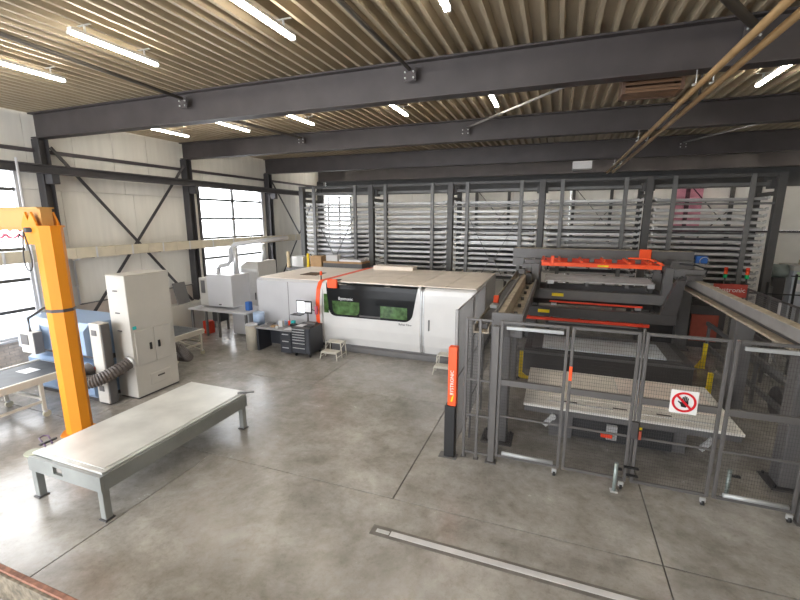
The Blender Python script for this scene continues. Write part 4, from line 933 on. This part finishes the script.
MB().cyl(1.385, FYF, .2, 2.80, .02, 10).build('lock_rod', fencem, g3)
box('lock', mgrey, 1.34, 1.44, FYF - .09, FYF - .035, .95, 1.25, g3); box('handle', dkred, 1.455, 1.495, FYF - .08, FYF - .04, .95, 1.10, g3)
for z in (.28, .42): box('stop_arm', black, 1.30 if z > .4 else 1.34, 1.52, FYF - .08, FYF - .03, z - .015, z + .015, g3)
ep = thing('gate_post', 'dark grey gate post at the right edge of the frame', 'post', (3.72, FYF, 0)); box('post', fencem, 3.65, 3.80, FYF - .06, FYF + .06, .02, FT, ep); box('foot', fencem, 3.62, 3.85, FYF - .12, FYF + .1, 0, .02, ep)
for x, y, lab in ((1.17, 7.12, 'small galvanised floor stop post before the second gate'), (2.86, 7.55, 'small galvanised floor stop post behind rightmost gate')):
    t = thing('floor_stop', lab, 'floor stop', (x, y, 0), 'floor stops'); MB().cyl(x, y, .015, .52, .03, 12).build('post', mat('pale_green_grey', (.33, .38, .36), .4, .4), t); box('foot', alu, x - .06, x + .06, y - .06, y + .06, 0, .015, t)
    box('arm', black, x + .03, x + .15 if x > 2 else x + .09, y - .02, y + .02, .40, .44, t)
# continuing fence right of frame
# sign
sg = thing('no_entry_sign', 'square white sign with red ring and black hand on the fence', 'sign', (2.02, 7.2, 1.5))
box('plate', signw, 1.83, 2.20, 7.222, 7.230, 1.50, 1.88, sg, .002)
def disc_poly(cx, cz, r, n=36): return [(cx + r * math.cos(2 * math.pi * k / n), cz + r * math.sin(2 * math.pi * k / n)) for k in range(n)]
scx, scz = 2.015, 1.69
mb = MB(); o_ = disc_poly(scx, scz, .165); i_ = disc_poly(scx, scz, .132); n_ = 36
vs = [(p[0], 7.214, p[1]) for p in o_] + [(p[0], 7.214, p[1]) for p in i_] + [(p[0], 7.221, p[1]) for p in o_] + [(p[0], 7.221, p[1]) for p in i_]
fs = []
for k in range(n_):
    j = (k + 1) % n_; fs += [(k, j, n_ + j, n_ + k), (2 * n_ + k, 3 * n_ + k, 3 * n_ + j, 2 * n_ + j), (k, 2 * n_ + k, 2 * n_ + j, j), (n_ + k, n_ + j, 3 * n_ + j, 3 * n_ + k)]
mb.add(vs, fs).build('red_ring', red, sg)
d45 = Matrix.Translation((scx, 0, scz)) @ Matrix.Rotation(R(45), 4, 'Y')
MB().box(-.15, .15, 7.209, 7.213, -.017, .017, M=d45).build('red_slash', red, sg)
hand = MB(); H_ = lambda pts: hand.prism([(scx + a, scz + b) for a, b in pts], 'y', 7.2145, 7.2205)
H_([(-.035, -.075), (.03, -.085), (.06, -.02), (.055, .02), (-.03, .015), (-.045, -.03)])
for a, l in ((-.024, .085), (-.001, .10), (.021, .092), (.043, .07)): H_([(a - .008, .01), (a + .009, .01), (a + .015, l), (a + .0, l + .005)])
H_([(-.04, -.04), (-.085, .005), (-.078, .018), (-.035, -.005)])
hand.build('hand_symbol', black, sg)
# side panels running back from the orange post
sp = thing('side_fence', 'grey mesh side fence running from orange post to laser machine', 'fence', (-1.62, 9, 0))
SX = -1.62
for y in (7.33, 8.9, 10.45): box('post', rackl2, SX - .03, SX + .03, y - .03, y + .03, 0, 2.86, sp); box('foot', rackl2, SX - .06, SX + .06, y - .035, y + .06, 0.0, .012, sp)
for a, b in ((7.36, 8.87), (8.93, 10.42)):
    for z in (.15, 1.5, 2.84): box('rail', rackl2, SX - .015, SX + .015, a, b, z - .015, z + .015, sp)
    mesh_panel_y(a, b, .15, 2.84, SX, sp, .03, .003)
op = thing('safety_light_post', 'slim post, bright orange above and black below, at fence corner', 'post', (-1.66, 7.22, 0))
box('lower_half', black, -1.77, -1.57, 7.12, 7.29, .015, 1.06, op, .01); up_ = box('upper_half', orange, -1.72, -1.56, 7.13, 7.28, 1.06, 2.20, op, .01); box('foot', mgrey2, -1.87, -1.52, 7.08, 7.29, 0, .015, op)
text('lettering', 'BYSTRONIC', .09, (-1.64, 7.127, 1.52), (R(90), R(-90), 0), signw, up_, .002)
MB().prism([(-1.66, 1.15), (-1.63, 1.15), (-1.60, 1.30), (-1.64, 1.24)], 'y', 7.124, 7.129).build('arrow_mark', yelb, up_)
# inner low fence of the loader (behind the front fence, left)
inf = thing('inner_fence', 'narrow inner mesh fence along the left gantry beam', 'fence', (-1.25, 9.5, 0))
for y in (8.0, 9.4, 10.8): box('post', mgrey2, -1.47, -1.43, y - .02, y + .02, 0, 2.2, inf)
for z in (.9, 2.18): box('rail', mgrey2, -1.46, -1.44, 8.02, 10.78, z - .015, z + .015, inf)
# right guard fence
rf = thing('guard_fence', 'long grey guard fence receding on the right behind the gantry', 'fence', (6.1, 15, 0))
y = 9.0
while y < 18.6: box('post', mgrey2, 6.07, 6.13, y - .03, y + .03, 0, 2.2, rf); y += 1.6
for z in (.15, 2.17): box('rail', mgrey2, 6.08, 6.12, 9.0, 18.6, z - .025, z + .025, rf)
mesh_panel_y(9.0, 18.6, .15, 2.17, 6.1, rf, .06)
hg = thing('white_hinge_rail', 'white upright bar on the receding guard fence at right', 'bar', (6.0, 14.6, 0)); box('bar', white, 6.0, 6.05, 14.55, 14.62, .012, 2.15, hg); box('foot', white, 5.97, 6.06, 14.5, 14.67, 0, .012, hg)
# railing and machine at the right edge
rl = thing('black_railing', 'thin black railing at right edge before the papered cabinet', 'railing', (8.6, 17, 0))
for x in (7.0, 7.75, 8.5, 9.25): box('post', black, x - .03, x + .03, 17.97, 18.03, 0, 2.62 - (0 if x > 7.3 else .3), rl)
for z in (1.9, 2.55): box('rail', black, 7.6 if z > 2 else 6.4, 9.8, 17.98, 18.02, z - .02, z + .02, rl)
pc = thing('papered_cabinet', 'pale grey cabinet with posted papers beyond the black railing', 'cabinet', (9.3, 20, 0))
box('body', mat('pale_cab', (.50, .53, .58), .5), 8.5, 11, 20, 21, .05, 2.55, pc, .01); box('plinth', mgrey, 8.55, 10.95, 20.05, 20.95, 0, .05, pc); box('top', cab_m, 8.4, 11.0, 19.8, 21, 2.551, 2.75, pc)
for a, z, m_ in ((8.6, 2.2, mat('paper_green', (.55, .70, .50), .7)), (9.0, 2.15, paper), (8.65, 1.75, paper), (9.15, 1.7, paper)): box('notice_paper', m_, a, a + .3, 19.985, 19.999, z, z + .3, pc, 0)
dk = thing('grey_drum', 'greenish grey drum lying at left end of the papered cabinet', 'drum', (8.1, 20.3, 0)); MB().tube([(7.85, 20.2, 2.5), (8.35, 20.2, 2.5)], .26, 16).build('drum', mat('grey_green', (.25, .29, .27), .5), dk); box('stand', mgrey, 7.9, 8.3, 20.0, 20.4, 0, 2.25, dk)
bl_ = thing('blue_meter', 'blue boxed meter on top of the papered cabinet', 'meter', (9.0, 20.3, 2.751)); box('case', bluem, 8.85, 9.25, 20.2, 20.4, 2.93, 3.2, bl_, .02); box('stand', dusty, 8.8, 9.5, 20.1, 20.5, 2.751, 2.929, bl_)
tag(box('grey_block', mgrey2, 7.55, 7.8, 19.6, 20.2, 0, 1.95, None, .01), 'narrow grey housing between rack end and papered cabinet', 'housing')
